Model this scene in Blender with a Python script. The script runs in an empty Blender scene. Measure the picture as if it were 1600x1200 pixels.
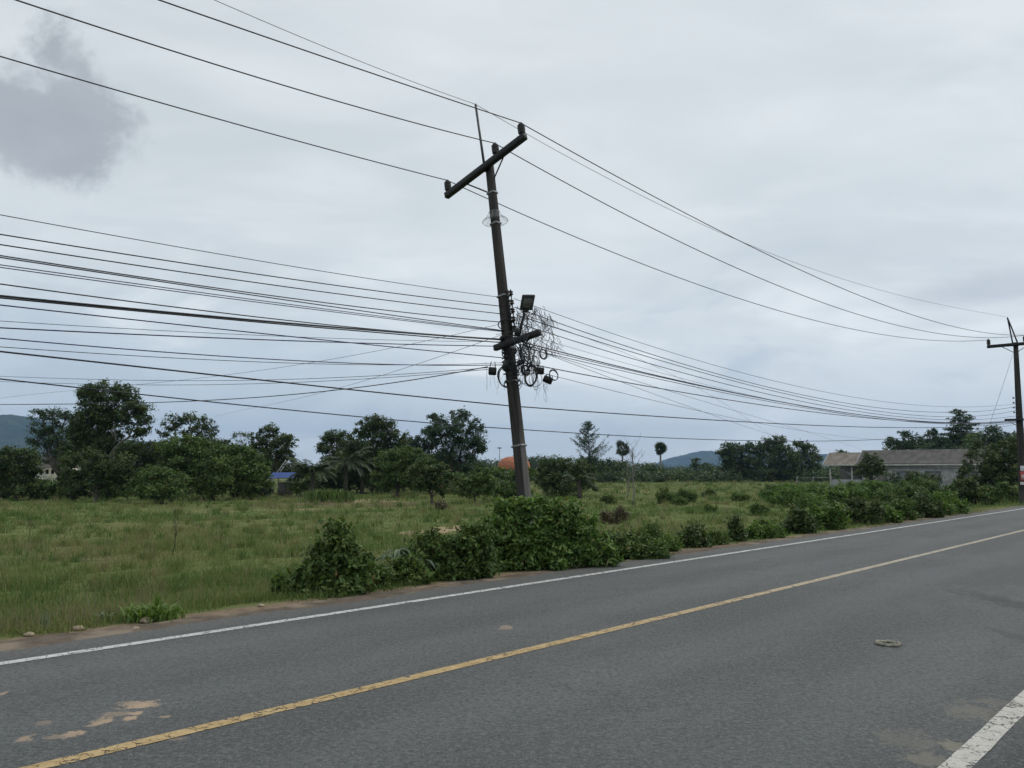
import bpy, math, random
import numpy as np
from mathutils import Vector, Matrix
R = math.radians
S = bpy.context.scene
COL = S.collection

# ------------------------------------------------------------------ camera
F_PX, HOR, CAM_H = 1220.0, 738.0, 1.6
PITCH = math.atan((HOR - 600) / F_PX)
cd = bpy.data.cameras.new("camera"); cam = bpy.data.objects.new("camera", cd); COL.objects.link(cam)
cd.sensor_width = 36; cd.lens = F_PX / 1600 * 36; cd.clip_start = 0.05; cd.clip_end = 20000
cam.location = (0, 0, CAM_H); cam.rotation_euler = (R(90) + PITCH, 0, 0)
S.camera = cam

# ------------------------------------------------------------------ render look
S.view_settings.view_transform = 'Standard'
try: S.view_settings.look = 'None'
except Exception: pass
S.view_settings.gamma = 1.0; S.view_settings.exposure = 0.42
S.cycles.max_bounces = 5; S.cycles.diffuse_bounces = 2; S.cycles.glossy_bounces = 2
S.cycles.transmission_bounces = 3; S.cycles.transparent_max_bounces = 12; S.cycles.volume_bounces = 0
S.cycles.use_denoising = True
try:
    S.cycles.denoiser = 'OPENIMAGEDENOISE'; S.cycles.denoising_input_passes = 'RGB_ALBEDO_NORMAL'; S.cycles.denoising_prefilter = 'ACCURATE'
except Exception: pass
S.cycles.caustics_reflective = False; S.cycles.caustics_refractive = False
S.cycles.sample_clamp_indirect = 4

# ------------------------------------------------------------------ pixel rays (photo 1600 x 1200) to places in the world
CP, SP = math.cos(PITCH), math.sin(PITCH)
def ray(u, v):
    x = (u - 800) / F_PX; y = (600 - v) / F_PX
    return np.array([x, CP - y * SP, SP + y * CP])
def pix(u, v, Y):
    d = ray(u, v); k = Y / d[1]
    return np.array([d[0] * k, Y, CAM_H + d[2] * k])
def unpix(p):
    p = np.asarray(p, float); z = p[2] - CAM_H
    f = p[1] * CP + z * SP; h = -p[1] * SP + z * CP
    return 800 + F_PX * p[0] / f, 600 - F_PX * h / f

# road frame: t along the road, n across it (towards the field)
RA = R(43.9)
TV = np.array([math.sin(RA), math.cos(RA)]); NV = np.array([-math.cos(RA), math.sin(RA)])
CURVE = 8e-5
def bend(t): return CURVE * np.square(np.clip(t, 0, 400))
def road(t, n):
    n = n + bend(t)
    return t * TV[0] + n * NV[0], t * TV[1] + n * NV[1]
def tn(x, y):
    t = x * TV[0] + y * TV[1]; n = x * NV[0] + y * NV[1]
    return t, n - bend(t)
FIELD_Z = -0.4
_rg = np.random.default_rng(5)
_W = [(_rg.uniform(.25, 1.6), _rg.uniform(0, 6.28), _rg.uniform(0, 6.28), _rg.uniform(.3, 1)) for _ in range(10)]
def bumps(x, y):
    s = 0
    for k, a, ph, w in _W:
        s = s + w * np.sin(k * (x * math.cos(a) + y * math.sin(a)) + ph) / (1 + 1.5 * k)
    return s
def gz(x, y):
    x = np.asarray(x, float); y = np.asarray(y, float)
    t, n = tn(x, y)
    q = np.clip((n - 9.0) / 3.2, 0, 1); q = q * q * (3 - 2 * q)
    return -0.03 + q * (FIELD_Z + 0.03 + 0.05 * bumps(x, y) * np.clip(1 - np.hypot(x, y) / 300, 0, 1))
def ground(u, v):
    d = ray(u, v); z = -0.1
    for _ in range(12):
        k = (z - CAM_H) / d[2]; z = float(gz(d[0] * k, d[1] * k))
    return np.array([d[0] * k, d[1] * k, z])

# ------------------------------------------------------------------ node helpers
class NT:
    def __init__(s, tree): s.t = tree; tree.nodes.clear()
    def n(s, typ, **kw):
        nd = s.t.nodes.new(typ)
        for k, v in kw.items(): setattr(nd, k, v)
        return nd
    def put(s, sock, v):
        if hasattr(v, 'is_output'): s.t.links.new(v, sock)
        elif isinstance(v, (tuple, list)) and len(v) == 3 and len(sock.default_value) == 4: sock.default_value = (*v, 1)
        else: sock.default_value = v
    def m(s, op, a, b=0.0, c=0.0, clamp=False):
        nd = s.n('ShaderNodeMath', operation=op, use_clamp=clamp)
        for i, x in enumerate((a, b, c)): s.put(nd.inputs[i], x)
        return nd.outputs[0]
    def v(s, op, a, b=(0, 0, 0)):
        nd = s.n('ShaderNodeVectorMath', operation=op)
        s.put(nd.inputs[0], a)
        if op == 'SCALE': s.put(nd.inputs[3], b)
        else: s.put(nd.inputs[1], b)
        return nd.outputs['Value'] if op in ('LENGTH', 'DISTANCE', 'DOT_PRODUCT') else nd.outputs[0]
    def mix(s, f, a, b, mode='MIX'):
        nd = s.n('ShaderNodeMix', data_type='RGBA', blend_type=mode)
        s.put(nd.inputs[0], f); s.put(nd.inputs[6], a); s.put(nd.inputs[7], b)
        return nd.outputs[2]
    def noise(s, vec, scale, detail=4, rough=.55, dist=0.0):
        nd = s.n('ShaderNodeTexNoise'); s.put(nd.inputs['Vector'], vec)
        nd.inputs['Scale'].default_value = scale; nd.inputs['Detail'].default_value = detail
        nd.inputs['Roughness'].default_value = rough; nd.inputs['Distortion'].default_value = dist
        return nd.outputs[0]
    def ramp(s, x, lo, hi, a=0.0, b=1.0):
        nd = s.n('ShaderNodeMapRange', interpolation_type='SMOOTHSTEP')
        s.put(nd.inputs[0], x)
        for i, q in enumerate((lo, hi, a, b)): s.put(nd.inputs[i + 1], q)
        return nd.outputs[0]
    def scale(s, vec, xyz):
        return s.v('MULTIPLY', vec, xyz)
def material(name):
    m = bpy.data.materials.new(name); m.use_nodes = True
    return m, NT(m.node_tree)
def finish(t, shader, disp=None):
    o = t.n('ShaderNodeOutputMaterial'); t.put(o.inputs[0], shader)
def bsdf(t, col, rough=.7, spec=.3, bump=None, bs=.3, bd=.01, metal=0.0, alpha=None):
    p = t.n('ShaderNodeBsdfPrincipled')
    t.put(p.inputs['Base Color'], col); t.put(p.inputs['Roughness'], rough)
    t.put(p.inputs['Specular IOR Level'], spec); t.put(p.inputs['Metallic'], metal)
    if alpha is not None: t.put(p.inputs['Alpha'], alpha)
    if bump is not None:
        b = t.n('ShaderNodeBump'); b.inputs['Strength'].default_value = bs; b.inputs['Distance'].default_value = bd
        t.put(b.inputs['Height'], bump); t.put(p.inputs['Normal'], b.outputs[0])
    return p.outputs[0]
def objco(t): return t.n('ShaderNodeTexCoord').outputs['Object']

# ------------------------------------------------------------------ sky: overcast layer over a Nishita sky, and a weak soft sun
SUN_EL, SUN_AZ = R(54), R(70)        # azimuth clockwise from the view direction
W = bpy.data.worlds.new("World"); S.world = W; W.use_nodes = True
t = NT(W.node_tree)
SKY_STRENGTH = 0.1
sky = t.n('ShaderNodeTexSky', sky_type='NISHITA', sun_disc=False, sun_elevation=SUN_EL, sun_rotation=SUN_AZ)
d = t.v('NORMALIZE', t.n('ShaderNodeTexCoord').outputs['Generated'])
sp = t.n('ShaderNodeSeparateXYZ'); t.put(sp.inputs[0], d)
dx, dy, dz = sp.outputs
den = t.m('ADD', t.m('MAXIMUM', dz, 0.0), 0.10)
cb = t.n('ShaderNodeCombineXYZ'); t.put(cb.inputs[0], t.m('DIVIDE', dx, den)); t.put(cb.inputs[1], t.m('DIVIDE', dy, den))
P = cb.outputs[0]
nA = t.noise(P, .55, 5, .5, .4); nB = t.noise(t.scale(P, (1, 1.7, 1)), 1.5, 6, .55, .5); nC = t.noise(d, 9, 6, .6, .3)
nL = t.noise(t.scale(d, (1, 1, 3.2)), 3.4, 6, .55, .6)
K = 1 / SKY_STRENGTH
def c(r, g, b): return (r * K, g * K, b * K)
cover = t.mix(t.ramp(nA, .36, .64), c(.50, .54, .555), c(.60, .638, .648))
cover = t.mix(t.m('MULTIPLY', t.ramp(nB, .42, .72), .6), cover, c(.67, .70, .705))
# the lower sky: bluer to the left, creamier to the right
low = t.ramp(dz, .30, .10); side = t.ramp(dx, -.45, .45)
lowcol = t.mix(side, c(.485, .56, .61), c(.65, .69, .70))
cover = t.mix(t.m('MULTIPLY', low, .75), cover, lowcol)
puff = t.m('MULTIPLY', t.ramp(nL, .49, .68), t.ramp(dz, .34, .12))
cover = t.mix(t.m('MULTIPLY', puff, .8), cover, c(.78, .81, .81))
hol = t.m('MULTIPLY', t.ramp(nL, .48, .33), t.m('MULTIPLY', t.ramp(dz, .36, .16), .7))
cover = t.mix(hol, cover, c(.435, .495, .55))
# a ragged darker cloud high on the left and a thin grey streak low on the right
warp = t.m('MULTIPLY', t.m('SUBTRACT', nC, .5), .17)
warp2 = t.m('MULTIPLY', t.m('SUBTRACT', t.noise(d, 26, 6, .65), .5), .075)
def blot(u, v, r, soft):
    q = ray(u, v); q = q / np.linalg.norm(q)
    e = t.m('ADD', t.m('ADD', t.v('DISTANCE', d, tuple(q)), warp), warp2)
    return t.ramp(e, r + soft, r - soft)
dark = blot(52, 205, .046, .024)
for b in ((125, 170, .040, .024), (112, 105, .020, .02), (5, 175, .036, .025), (160, 140, .018, .022), (100, 240, .020, .02)):
    dark = t.m('MAXIMUM', dark, blot(*b))
cover = t.mix(t.m('MULTIPLY', dark, t.ramp(nC, .25, .8, .85, .55)), cover, c(.29, .31, .33))
qs = ray(1545, 452); qs = qs / np.linalg.norm(qs)
dd = t.scale(t.v('SUBTRACT', d, tuple(qs)), (1, 1, 3.4))
streak = t.ramp(t.m('ADD', t.v('LENGTH', dd), t.m('MULTIPLY', warp, .8)), .085, .02)
cover = t.mix(t.m('MULTIPLY', streak, .55), cover, c(.40, .43, .47))
final = t.mix(.94, sky.outputs[0], cover)
bg = t.n('ShaderNodeBackground'); t.put(bg.inputs[0], final); bg.inputs[1].default_value = SKY_STRENGTH
wo = t.n('ShaderNodeOutputWorld'); t.put(wo.inputs[0], bg.outputs[0])

ld = bpy.data.lights.new("sun", 'SUN'); ld.energy = 1.15; ld.angle = R(16); ld.color = (1, .96, .90)
lo = bpy.data.objects.new("sun", ld); COL.objects.link(lo)
sd = Vector((math.sin(SUN_AZ) * math.cos(SUN_EL), math.cos(SUN_AZ) * math.cos(SUN_EL), math.sin(SUN_EL)))
lo.rotation_euler = sd.to_track_quat('Z', 'Y').to_euler()

# ------------------------------------------------------------------ materials
def foliage(name, dark, mid, light, trans=.22, rough=.5):
    m, t = material(name)
    a = t.n('ShaderNodeAttribute', attribute_name='tint').outputs['Fac']
    col = t.mix(t.ramp(a, .0, .5), dark, mid); col = t.mix(t.ramp(a, .55, 1.0), col, light); col = t.mix(t.ramp(a, 1.1, 1.25), col, (.20, .145, .055))
    p = bsdf(t, col, rough, .25)
    tr = t.n('ShaderNodeBsdfTranslucent'); t.put(tr.inputs[0], t.mix(1.0, col, (1.1, 1.25, .55), 'MULTIPLY'))
    mx = t.n('ShaderNodeMixShader'); mx.inputs[0].default_value = trans
    t.put(mx.inputs[1], p); t.put(mx.inputs[2], tr.outputs[0])
    finish(t, mx.outputs[0]); return m
M = {}
M['evergreen'] = foliage('evergreen leaves', (.034, .056, .022), (.062, .096, .030), (.115, .150, .050))
M['midgreen'] = foliage('mid green leaves', (.040, .070, .020), (.082, .134, .034), (.14, .20, .052))
M['bright'] = foliage('bright leaves', (.046, .088, .024), (.098, .172, .040), (.18, .26, .062), .28)
M['bluegreen'] = foliage('blue green leaves', (.030, .057, .032), (.054, .092, .050), (.092, .132, .068))
M['greyleaf'] = foliage('grey green leaves', (.055, .085, .055), (.10, .145, .09), (.17, .22, .13))
M['palm'] = foliage('palm fronds', (.028, .045, .022), (.045, .068, .03), (.08, .10, .045))
M['farwood'] = foliage('far wood leaves', (.034, .055, .024), (.052, .082, .030), (.085, .115, .042))
M['dry'] = foliage('dry stems', (.06, .05, .03), (.11, .09, .05), (.17, .14, .08), .1)

def bark(name, a, b):
    m, t = material(name); o = objco(t)
    n = t.noise(t.scale(o, (6, 6, 1.2)), 2.2, 5, .6)
    finish(t, bsdf(t, t.mix(t.ramp(n, .3, .7), a, b), .9, .15, n, .5, .03)); return m
M['bark'] = bark('grey bark', (.05, .045, .038), (.14, .125, .105))
M['palebark'] = bark('pale bark', (.12, .11, .095), (.26, .245, .215))
M['stem'] = bark('green brown stem', (.05, .055, .03), (.10, .09, .05))

def concrete():
    m, t = material('weathered pole concrete'); o = objco(t)
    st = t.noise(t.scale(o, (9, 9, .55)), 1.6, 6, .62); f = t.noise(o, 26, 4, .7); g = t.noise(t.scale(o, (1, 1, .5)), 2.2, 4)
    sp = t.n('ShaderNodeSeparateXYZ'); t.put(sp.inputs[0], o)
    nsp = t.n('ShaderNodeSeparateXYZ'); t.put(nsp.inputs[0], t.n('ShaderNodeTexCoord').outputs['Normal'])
    shaft_shade = t.ramp(t.m('SUBTRACT', t.m('ADD', sp.outputs[2], t.m('MULTIPLY', g, .8)), t.m('MULTIPLY', t.ramp(nsp.outputs[0], .3, .7), 2.0)), .3, 1.3, .35, .95)     # stains plus painted shade: upper shaft dark as backlit, right face lighter as lit
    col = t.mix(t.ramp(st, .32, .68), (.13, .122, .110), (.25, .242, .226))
    col = t.mix(shaft_shade, col, t.mix(t.ramp(st, .35, .7), (.017, .016, .0155), (.048, .044, .041)))
    col = t.mix(t.m('MULTIPLY', f, .35), col, (.1, .09, .08))
    finish(t, bsdf(t, col, .92, .15, f, .4, .01)); return m
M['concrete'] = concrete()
def plain(name, col, rough=.6, spec=.3, metal=0.0, var=.35, sc=14):
    m, t = material(name); o = objco(t); n = t.noise(o, sc, 5, .6)
    cc = t.mix(t.ramp(n, .3, .7), tuple(x * (1 - var) for x in col), tuple(min(1, x * (1 + var)) for x in col))
    finish(t, bsdf(t, cc, rough, spec, n, .15, .005, metal)); return m
M['cable'] = plain('black cable sheath', (.018, .019, .024), .5, .4)
M['bluecable'] = plain('blue black cable sheath', (.03, .035, .10), .5, .4)
M['earthwire'] = plain('weathered steel wire', (.12, .125, .13), .5, .4, .3)
M['steel'] = plain('galvanised steel', (.22, .225, .23), .5, .4, .5)
M['darksteel'] = plain('dark painted steel', (.018, .018, .019), .6, .3)
M['porcelain'] = plain('dark brown porcelain', (.022, .016, .014), .25, .5)
M['box'] = plain('black plastic', (.016, .016, .018), .45, .4)
M['lampgrey'] = plain('grey lamp housing', (.055, .06, .065), .5, .4)
M['lampglass'] = plain('lamp lens', (.15, .155, .145), .25, .5)
M['whitewall'] = plain('white rendered wall', (.32, .325, .32), .85, .2, 0, .25, 2)
M['greywall'] = plain('grey weathered wall', (.30, .31, .31), .85, .2, 0, .2, 2)
M['fascia'] = plain('weathered white trim', (.42, .42, .40), .8, .2, 0, .3, 6)
M['darkglass'] = plain('dark louvred glass', (.18, .20, .22), .3, .5, 0, .2)
M['void'] = plain('dark interior', (.03, .03, .03), .9, .1)
M['bluetarp'] = plain('blue roofing sheet', (.035, .07, .22), .55, .3, 0, .3, 5)
M['orange'] = plain('orange painted roof', (.36, .14, .08), .75, .2, 0, .25, 3)
M['timber'] = plain('grey timber', (.15, .14, .125), .85, .2, 0, .3, 8)
M['signred'] = plain('red sign paint', (.40, .05, .045), .5, .3)
M['signwhite'] = plain('white sign sheet', (.65, .65, .64), .5, .3, 0, .08)
M['litter'] = plain('white plastic litter', (.75, .75, .74), .5, .3, 0, .08)
M['rope'] = plain('tan rope', (.26, .25, .20), .9, .1, 0, .4, 40)
M['clay'] = plain('pale soil lump', (.32, .26, .19), .95, .1)
def rooftile(name, a, b):
    m, t = material(name); o = objco(t)
    n = t.noise(t.scale(o, (1.6, .7, 1)), 1.1, 6, .65); w = t.n('ShaderNodeTexWave', wave_type='BANDS', bands_direction='X')
    t.put(w.inputs[0], o); w.inputs['Scale'].default_value = 1.4; w.inputs['Distortion'].default_value = .4
    col = t.mix(t.ramp(n, .3, .72), a, b)
    finish(t, bsdf(t, col, .9, .15, w.outputs[0], .5, .05)); return m
M['roofgrey'] = rooftile('grey corrugated roof', (.07, .067, .063), (.122, .116, .109))
M['rooftan'] = rooftile('tan corrugated roof', (.13, .112, .095), (.23, .205, .175))
m, t = material('clear guard plastic')
tr = t.n('ShaderNodeBsdfTransparent'); mx = t.n('ShaderNodeMixShader'); mx.inputs[0].default_value = .16
t.put(mx.inputs[1], tr.outputs[0]); t.put(mx.inputs[2], bsdf(t, (.35, .36, .37), .35, .5)); finish(t, mx.outputs[0])
M['clearplastic'] = m

# stains with a shape of their own: ellipses in world metres, ragged by noise
def spots(t, pos, items, nz, amp=.9):
    tot = None
    for x, y, rx, ry, rot, k in items:
        q = t.v('SUBTRACT', pos, (x, y, 0))
        rt = t.n('ShaderNodeVectorRotate', rotation_type='Z_AXIS'); t.put(rt.inputs[0], q); rt.inputs['Angle'].default_value = -rot
        e = t.v('LENGTH', t.scale(rt.outputs[0], (1 / rx, 1 / ry, 0)))
        e = t.m('ADD', e, t.m('MULTIPLY', t.m('SUBTRACT', nz, .5), amp))
        s = t.m('MULTIPLY', t.ramp(e, 1.15, .75), k)
        tot = s if tot is None else t.m('MAXIMUM', tot, s)
    return tot
def pxspot(u, v, ru, rv, k=1.0, rot=0.0):
    g = ground(u, v); D = g[1]
    return (g[0], g[1], ru * D / F_PX, rv * D * D / (F_PX * (CAM_H - g[2])), rot, k)

def asphalt():
    m, t = material('worn asphalt'); o = objco(t)
    rt = t.n('ShaderNodeVectorRotate', rotation_type='Z_AXIS'); t.put(rt.inputs[0], o); rt.inputs['Angle'].default_value = -(R(90) - RA)
    a = rt.outputs[0]                                    # x along the road
    sp = t.n('ShaderNodeSeparateXYZ'); t.put(sp.inputs[0], a); n = sp.outputs[1]
    big = t.noise(t.scale(a, (.35, 1, 1)), .8, 5, .6); mid = t.noise(t.scale(a, (.6, 1, 1)), 3.4, 5, .65)
    fine = t.noise(o, 70, 3, .75); gran = t.noise(o, 190, 2, .8); nz = t.noise(o, 7, 5, .65)
    col = t.mix(t.ramp(big, .38, .62), (.056, .059, .058), (.084, .087, .085))
    col = t.mix(t.m('MULTIPLY', t.ramp(mid, .44, .62), .55), col, (.052, .056, .056))
    # polished wheel tracks
    tr = None
    for q in (2.2, 3.9, 5.8, 7.2):
        s = t.ramp(t.m('ABSOLUTE', t.m('SUBTRACT', n, t.m('ADD', q, t.m('MULTIPLY', t.m('SUBTRACT', big, .5), .5)))), .5, .1)
        tr = s if tr is None else t.m('MAXIMUM', tr, s)
    col = t.mix(t.m('MULTIPLY', tr, .38), col, (.105, .110, .112))
    edge = t.m('MULTIPLY', t.ramp(t.m('ADD', n, t.m('MULTIPLY', t.m('SUBTRACT', mid, .5), .6)), 7.85, 8.25), .9)
    edge2 = t.ramp(t.m('ADD', n, t.m('MULTIPLY', t.m('SUBTRACT', mid, .5), .25)), 1.35, 1.1)
    col = t.mix(edge, col, (.085, .082, .076)); col = t.mix(t.m('MULTIPLY', edge2, .85), col, (.026, .024, .023))
    # open aggregate: light and dark grains
    col = t.mix(t.m('MULTIPLY', t.ramp(fine, .54, .66), .6), col, (.20, .21, .205))
    c1 = t.noise(o, 30, 3, .8); c2 = t.noise(o, 13, 4, .8)
    col = t.mix(t.m('MULTIPLY', t.ramp(c1, .52, .64), .55), col, (.165, .17, .165)); col = t.mix(t.m('MULTIPLY', t.ramp(c1, .48, .36), .7), col, (.028, .03, .031))
    col = t.mix(t.m('MULTIPLY', t.ramp(c2, .53, .66), .35), col, (.14, .145, .145)); col = t.mix(t.m('MULTIPLY', t.ramp(c2, .47, .34), .5), col, (.035, .037, .038))
    col = t.mix(t.m('MULTIPLY', t.ramp(fine, .46, .34), .6), col, (.025, .027, .028))
    col = t.mix(t.m('MULTIPLY', t.ramp(gran, .56, .68), .7), col, (.26, .265, .25))
    # cracks
    vo = t.n('ShaderNodeTexVoronoi', feature='DISTANCE_TO_EDGE'); vo.inputs['Scale'].default_value = .55
    warpn = t.n('ShaderNodeTexNoise'); t.put(warpn.inputs['Vector'], o); warpn.inputs['Scale'].default_value = 1.7; warpn.inputs['Detail'].default_value = 5
    t.put(vo.inputs['Vector'], t.v('ADD', t.scale(a, (.55, 1, 1)), t.scale(warpn.outputs[1], (.9, .9, 0))))
    crack = t.m('MULTIPLY', t.ramp(vo.outputs[0], .012, .003), t.ramp(big, .52, .66))
    col = t.mix(t.m('MULTIPLY', crack, .28), col, (.022, .022, .022))
    # orange clay and dried mud trodden onto the surface
    clay = spots(t, o, [pxspot(218, 1108, 27, 6), pxspot(215, 1121, 9, 3), pxspot(203, 1130, 10, 3), pxspot(160, 1134, 14, 6),
                        pxspot(182, 1123, 22, 4, .45), pxspot(113, 1155, 13, 5), pxspot(88, 1159, 14, 4, .5), pxspot(40, 1162, 10, 5, .7),
                        pxspot(258, 1127, 9, 2, .8), pxspot(68, 1137, 12, 4, .35), pxspot(790, 985, 12, 3, .6), pxspot(3, 1090, 6, 3, .7),
                        pxspot(275, 1163, 14, 3, .35), pxspot(140, 1186, 16, 3, .35)], t.noise(o, 11, 8, .8), 5.5)
    col = t.mix(clay, col, t.mix(t.ramp(mid, .35, .65), (.36, .265, .18), (.27, .21, .15)))
    mud = spots(t, o, [pxspot(1492, 1175, 18, 8, .7), pxspot(1450, 1196, 30, 10, .5), pxspot(1530, 1122, 35, 14, .35), pxspot(1555, 1105, 20, 8, .3),
                       pxspot(1420, 1165, 50, 16, .25)], t.noise(o, 9, 8, .82), 7)
    col = t.mix(mud, col, (.20, .18, .14))
    tar = spots(t, o, [pxspot(1592, 950, 26, 26, .6), pxspot(1590, 1000, 18, 12, .4)], t.noise(o, 6, 8, .85), 8)
    col = t.mix(tar, col, (.032, .036, .034))
    h = t.m('ADD', t.m('MULTIPLY', fine, .7), t.m('MULTIPLY', gran, .4))
    finish(t, bsdf(t, col, t.ramp(fine, .3, .7, .72, .9), .32, h, .7, .006)); return m
M['asphalt'] = asphalt()

def linepaint(name, a, b, thr, far=None):
    m, t = material(name); o = objco(t)
    vo = t.n('ShaderNodeTexVoronoi', feature='DISTANCE_TO_EDGE'); vo.inputs['Scale'].default_value = 7
    w = t.n('ShaderNodeTexNoise'); t.put(w.inputs['Vector'], o); w.inputs['Scale'].default_value = 9; w.inputs['Detail'].default_value = 6
    t.put(vo.inputs['Vector'], t.v('ADD', o, t.scale(w.outputs[1], (.35, .35, 0))))
    n = t.noise(o, 12, 6, .7); f = t.noise(o, 80, 3, .7)
    crack = t.ramp(vo.outputs[0], .012, .035)
    wear = t.m('MULTIPLY', crack, t.ramp(n, thr, thr + .10))
    wear = t.m('MULTIPLY', wear, t.ramp(f, .28, .40))
    col = t.mix(t.ramp(n, .35, .7), a, b)
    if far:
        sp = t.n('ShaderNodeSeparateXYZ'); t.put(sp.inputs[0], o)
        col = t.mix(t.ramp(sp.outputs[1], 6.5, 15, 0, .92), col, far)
    finish(t, bsdf(t, col, .75, .25, f, .3, .003, 0, wear)); return m
M['whiteline'] = linepaint('worn white road paint', (.42, .425, .41), (.56, .56, .545), .22)
M['nearline'] = linepaint('cracked white road paint', (.40, .385, .35), (.50, .48, .44), .27)
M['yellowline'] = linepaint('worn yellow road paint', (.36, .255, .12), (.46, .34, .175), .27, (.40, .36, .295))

SAND = [pxspot(655, 831, 26, 5), pxspot(688, 829, 20, 7), pxspot(716, 826, 22, 6), pxspot(630, 834, 10, 2), pxspot(585, 784, 60, 2.4, .7), pxspot(500, 787, 70, 2.2, .55), pxspot(450, 796, 60, 2, .4), pxspot(1215, 784, 9, 3, .8),
        pxspot(985, 768, 30, 2, .6), pxspot(330, 800, 60, 3, .25), pxspot(60, 792, 60, 3, .25)]
def soil():
    m, t = material('field soil and short turf'); o = objco(t)
    rt = t.n('ShaderNodeVectorRotate', rotation_type='Z_AXIS'); t.put(rt.inputs[0], o); rt.inputs['Angle'].default_value = -(R(90) - RA)
    sp = t.n('ShaderNodeSeparateXYZ'); t.put(sp.inputs[0], rt.outputs[0])
    n = t.m('SUBTRACT', sp.outputs[1], t.m('MULTIPLY', t.m('POWER', t.m('MAXIMUM', sp.outputs[0], 0), 2), CURVE))
    a = t.noise(o, .11, 5, .6, .5); b = t.noise(o, .6, 5, .65, .3); f = t.noise(o, 8, 5, .7); g = t.noise(o, 45, 3, .7)
    col = t.mix(t.ramp(a, .35, .65), (.10, .138, .040), (.145, .155, .060))
    col = t.mix(t.m('MULTIPLY', t.ramp(b, .45, .75), .6), col, (.16, .14, .075))
    col = t.mix(t.m('MULTIPLY', t.ramp(f, .5, .75), .4), col, (.035, .045, .014))
    sand = spots(t, o, SAND, t.noise(o, 2.2, 6, .7), 1.6)
    col = t.mix(sand, col, t.mix(f, (.36, .28, .175), (.27, .205, .13)))
    nn = t.m('ADD', n, t.m('MULTIPLY', t.m('SUBTRACT', b, .5), .55))
    nn = t.m('ADD', nn, t.ramp(sp.outputs[0], 15, 25, 0, .40))
    verge = t.m('MULTIPLY', t.ramp(nn, 9.25, 8.98), t.ramp(n, 7.5, 8.0))
    dirt = t.mix(t.ramp(f, .3, .7), (.17, .125, .085), (.30, .225, .155)); dirt = t.mix(t.m('MULTIPLY', g, .5), dirt, (.085, .07, .055))
    col = t.mix(verge, col, dirt)
    finish(t, bsdf(t, col, .95, .1, t.m('ADD', f, g), .6, .03)); return m
M['soil'] = soil()
def dirtmat():
    m, t = material('loose verge dirt'); o = objco(t)
    f = t.noise(o, 5, 6, .7); g = t.noise(o, 60, 3, .75); e = t.noise(o, 1.3, 4, .6)
    col = t.mix(t.ramp(f, .3, .7), (.095, .080, .064), (.165, .132, .102))
    col = t.mix(t.m('MULTIPLY', t.ramp(e, .48, .66), .85), col, (.27, .22, .165))
    col = t.mix(t.m('MULTIPLY', t.ramp(g, .55, .7), .6), col, (.07, .06, .05))
    finish(t, bsdf(t, col, .95, .1, t.m('ADD', f, g), .7, .02)); return m
M['dirt'] = dirtmat()
def grassmat():
    m, t = material('grass blades')
    a = t.n('ShaderNodeAttribute', attribute_name='tint').outputs['Fac']
    col = t.mix(t.ramp(a, .0, .45), (.095, .158, .040), (.165, .205, .062))
    col = t.mix(t.ramp(a, .45, .75), col, (.225, .21, .088)); col = t.mix(t.ramp(a, .75, 1.0), col, (.26, .205, .135))
    tr = t.n('ShaderNodeBsdfTranslucent'); t.put(tr.inputs[0], col)
    mx = t.n('ShaderNodeMixShader'); mx.inputs[0].default_value = .35
    t.put(mx.inputs[1], bsdf(t, col, .6, .2)); t.put(mx.inputs[2], tr.outputs[0]); finish(t, mx.outputs[0]); return m
M['grass'] = grassmat()
def hillmat():
    m, t = material('forested hill'); o = objco(t); n = t.noise(o, .012, 6, .65); f = t.noise(o, .06, 4, .7)
    finish(t, bsdf(t, t.mix(t.ramp(n, .35, .65), (.026, .042, .026), (.05, .07, .036)), .95, .1, t.m('ADD', n, f), .8, 8)); return m
M['hill'] = hillmat()

# ------------------------------------------------------------------ mesh helpers
def mk(name, V, F, mat, parent=None, tint=None, smooth=False):
    V = np.asarray(V, np.float32).reshape(-1, 3)
    if not isinstance(F, list): F = [F]
    F = [np.asarray(f, np.int32) for f in F if len(f)]
    me = bpy.data.meshes.new(name)
    me.vertices.add(len(V)); me.vertices.foreach_set('co', V.ravel())
    li = np.concatenate([f.ravel() for f in F]); tot = np.concatenate([np.full(len(f), f.shape[1], np.int32) for f in F])
    me.loops.add(len(li)); me.loops.foreach_set('vertex_index', li)
    st = np.zeros(len(tot), np.int32); st[1:] = np.cumsum(tot)[:-1]
    me.polygons.add(len(tot)); me.polygons.foreach_set('loop_start', st); me.polygons.foreach_set('loop_total', tot)
    if smooth: me.polygons.foreach_set('use_smooth', np.ones(len(tot), bool))
    if tint is not None:
        a = me.attributes.new('tint', 'FLOAT', 'FACE'); a.data.foreach_set('value', np.asarray(tint, np.float32))
    me.update(calc_edges=True); me.validate()
    me.materials.append(mat)
    o = bpy.data.objects.new(name, me); COL.objects.link(o)
    if parent is not None: o.parent = parent
    return o
def thing(name, label, cat, loc=(0, 0, 0), group=None, mat=None):
    o = bpy.data.objects.new(name, None); COL.objects.link(o); o.empty_display_size = .2
    if mat is not None: o.matrix_world = mat
    else: o.location = tuple(float(q) for q in loc)
    o['label'] = label; o['category'] = cat
    if group: o['group'] = group
    return o
def tag(o, label, cat, group=None):
    o['label'] = label; o['category'] = cat
    if group: o['group'] = group
    return o
def struct(o, kind='structure'): o['kind'] = kind; return o
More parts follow.
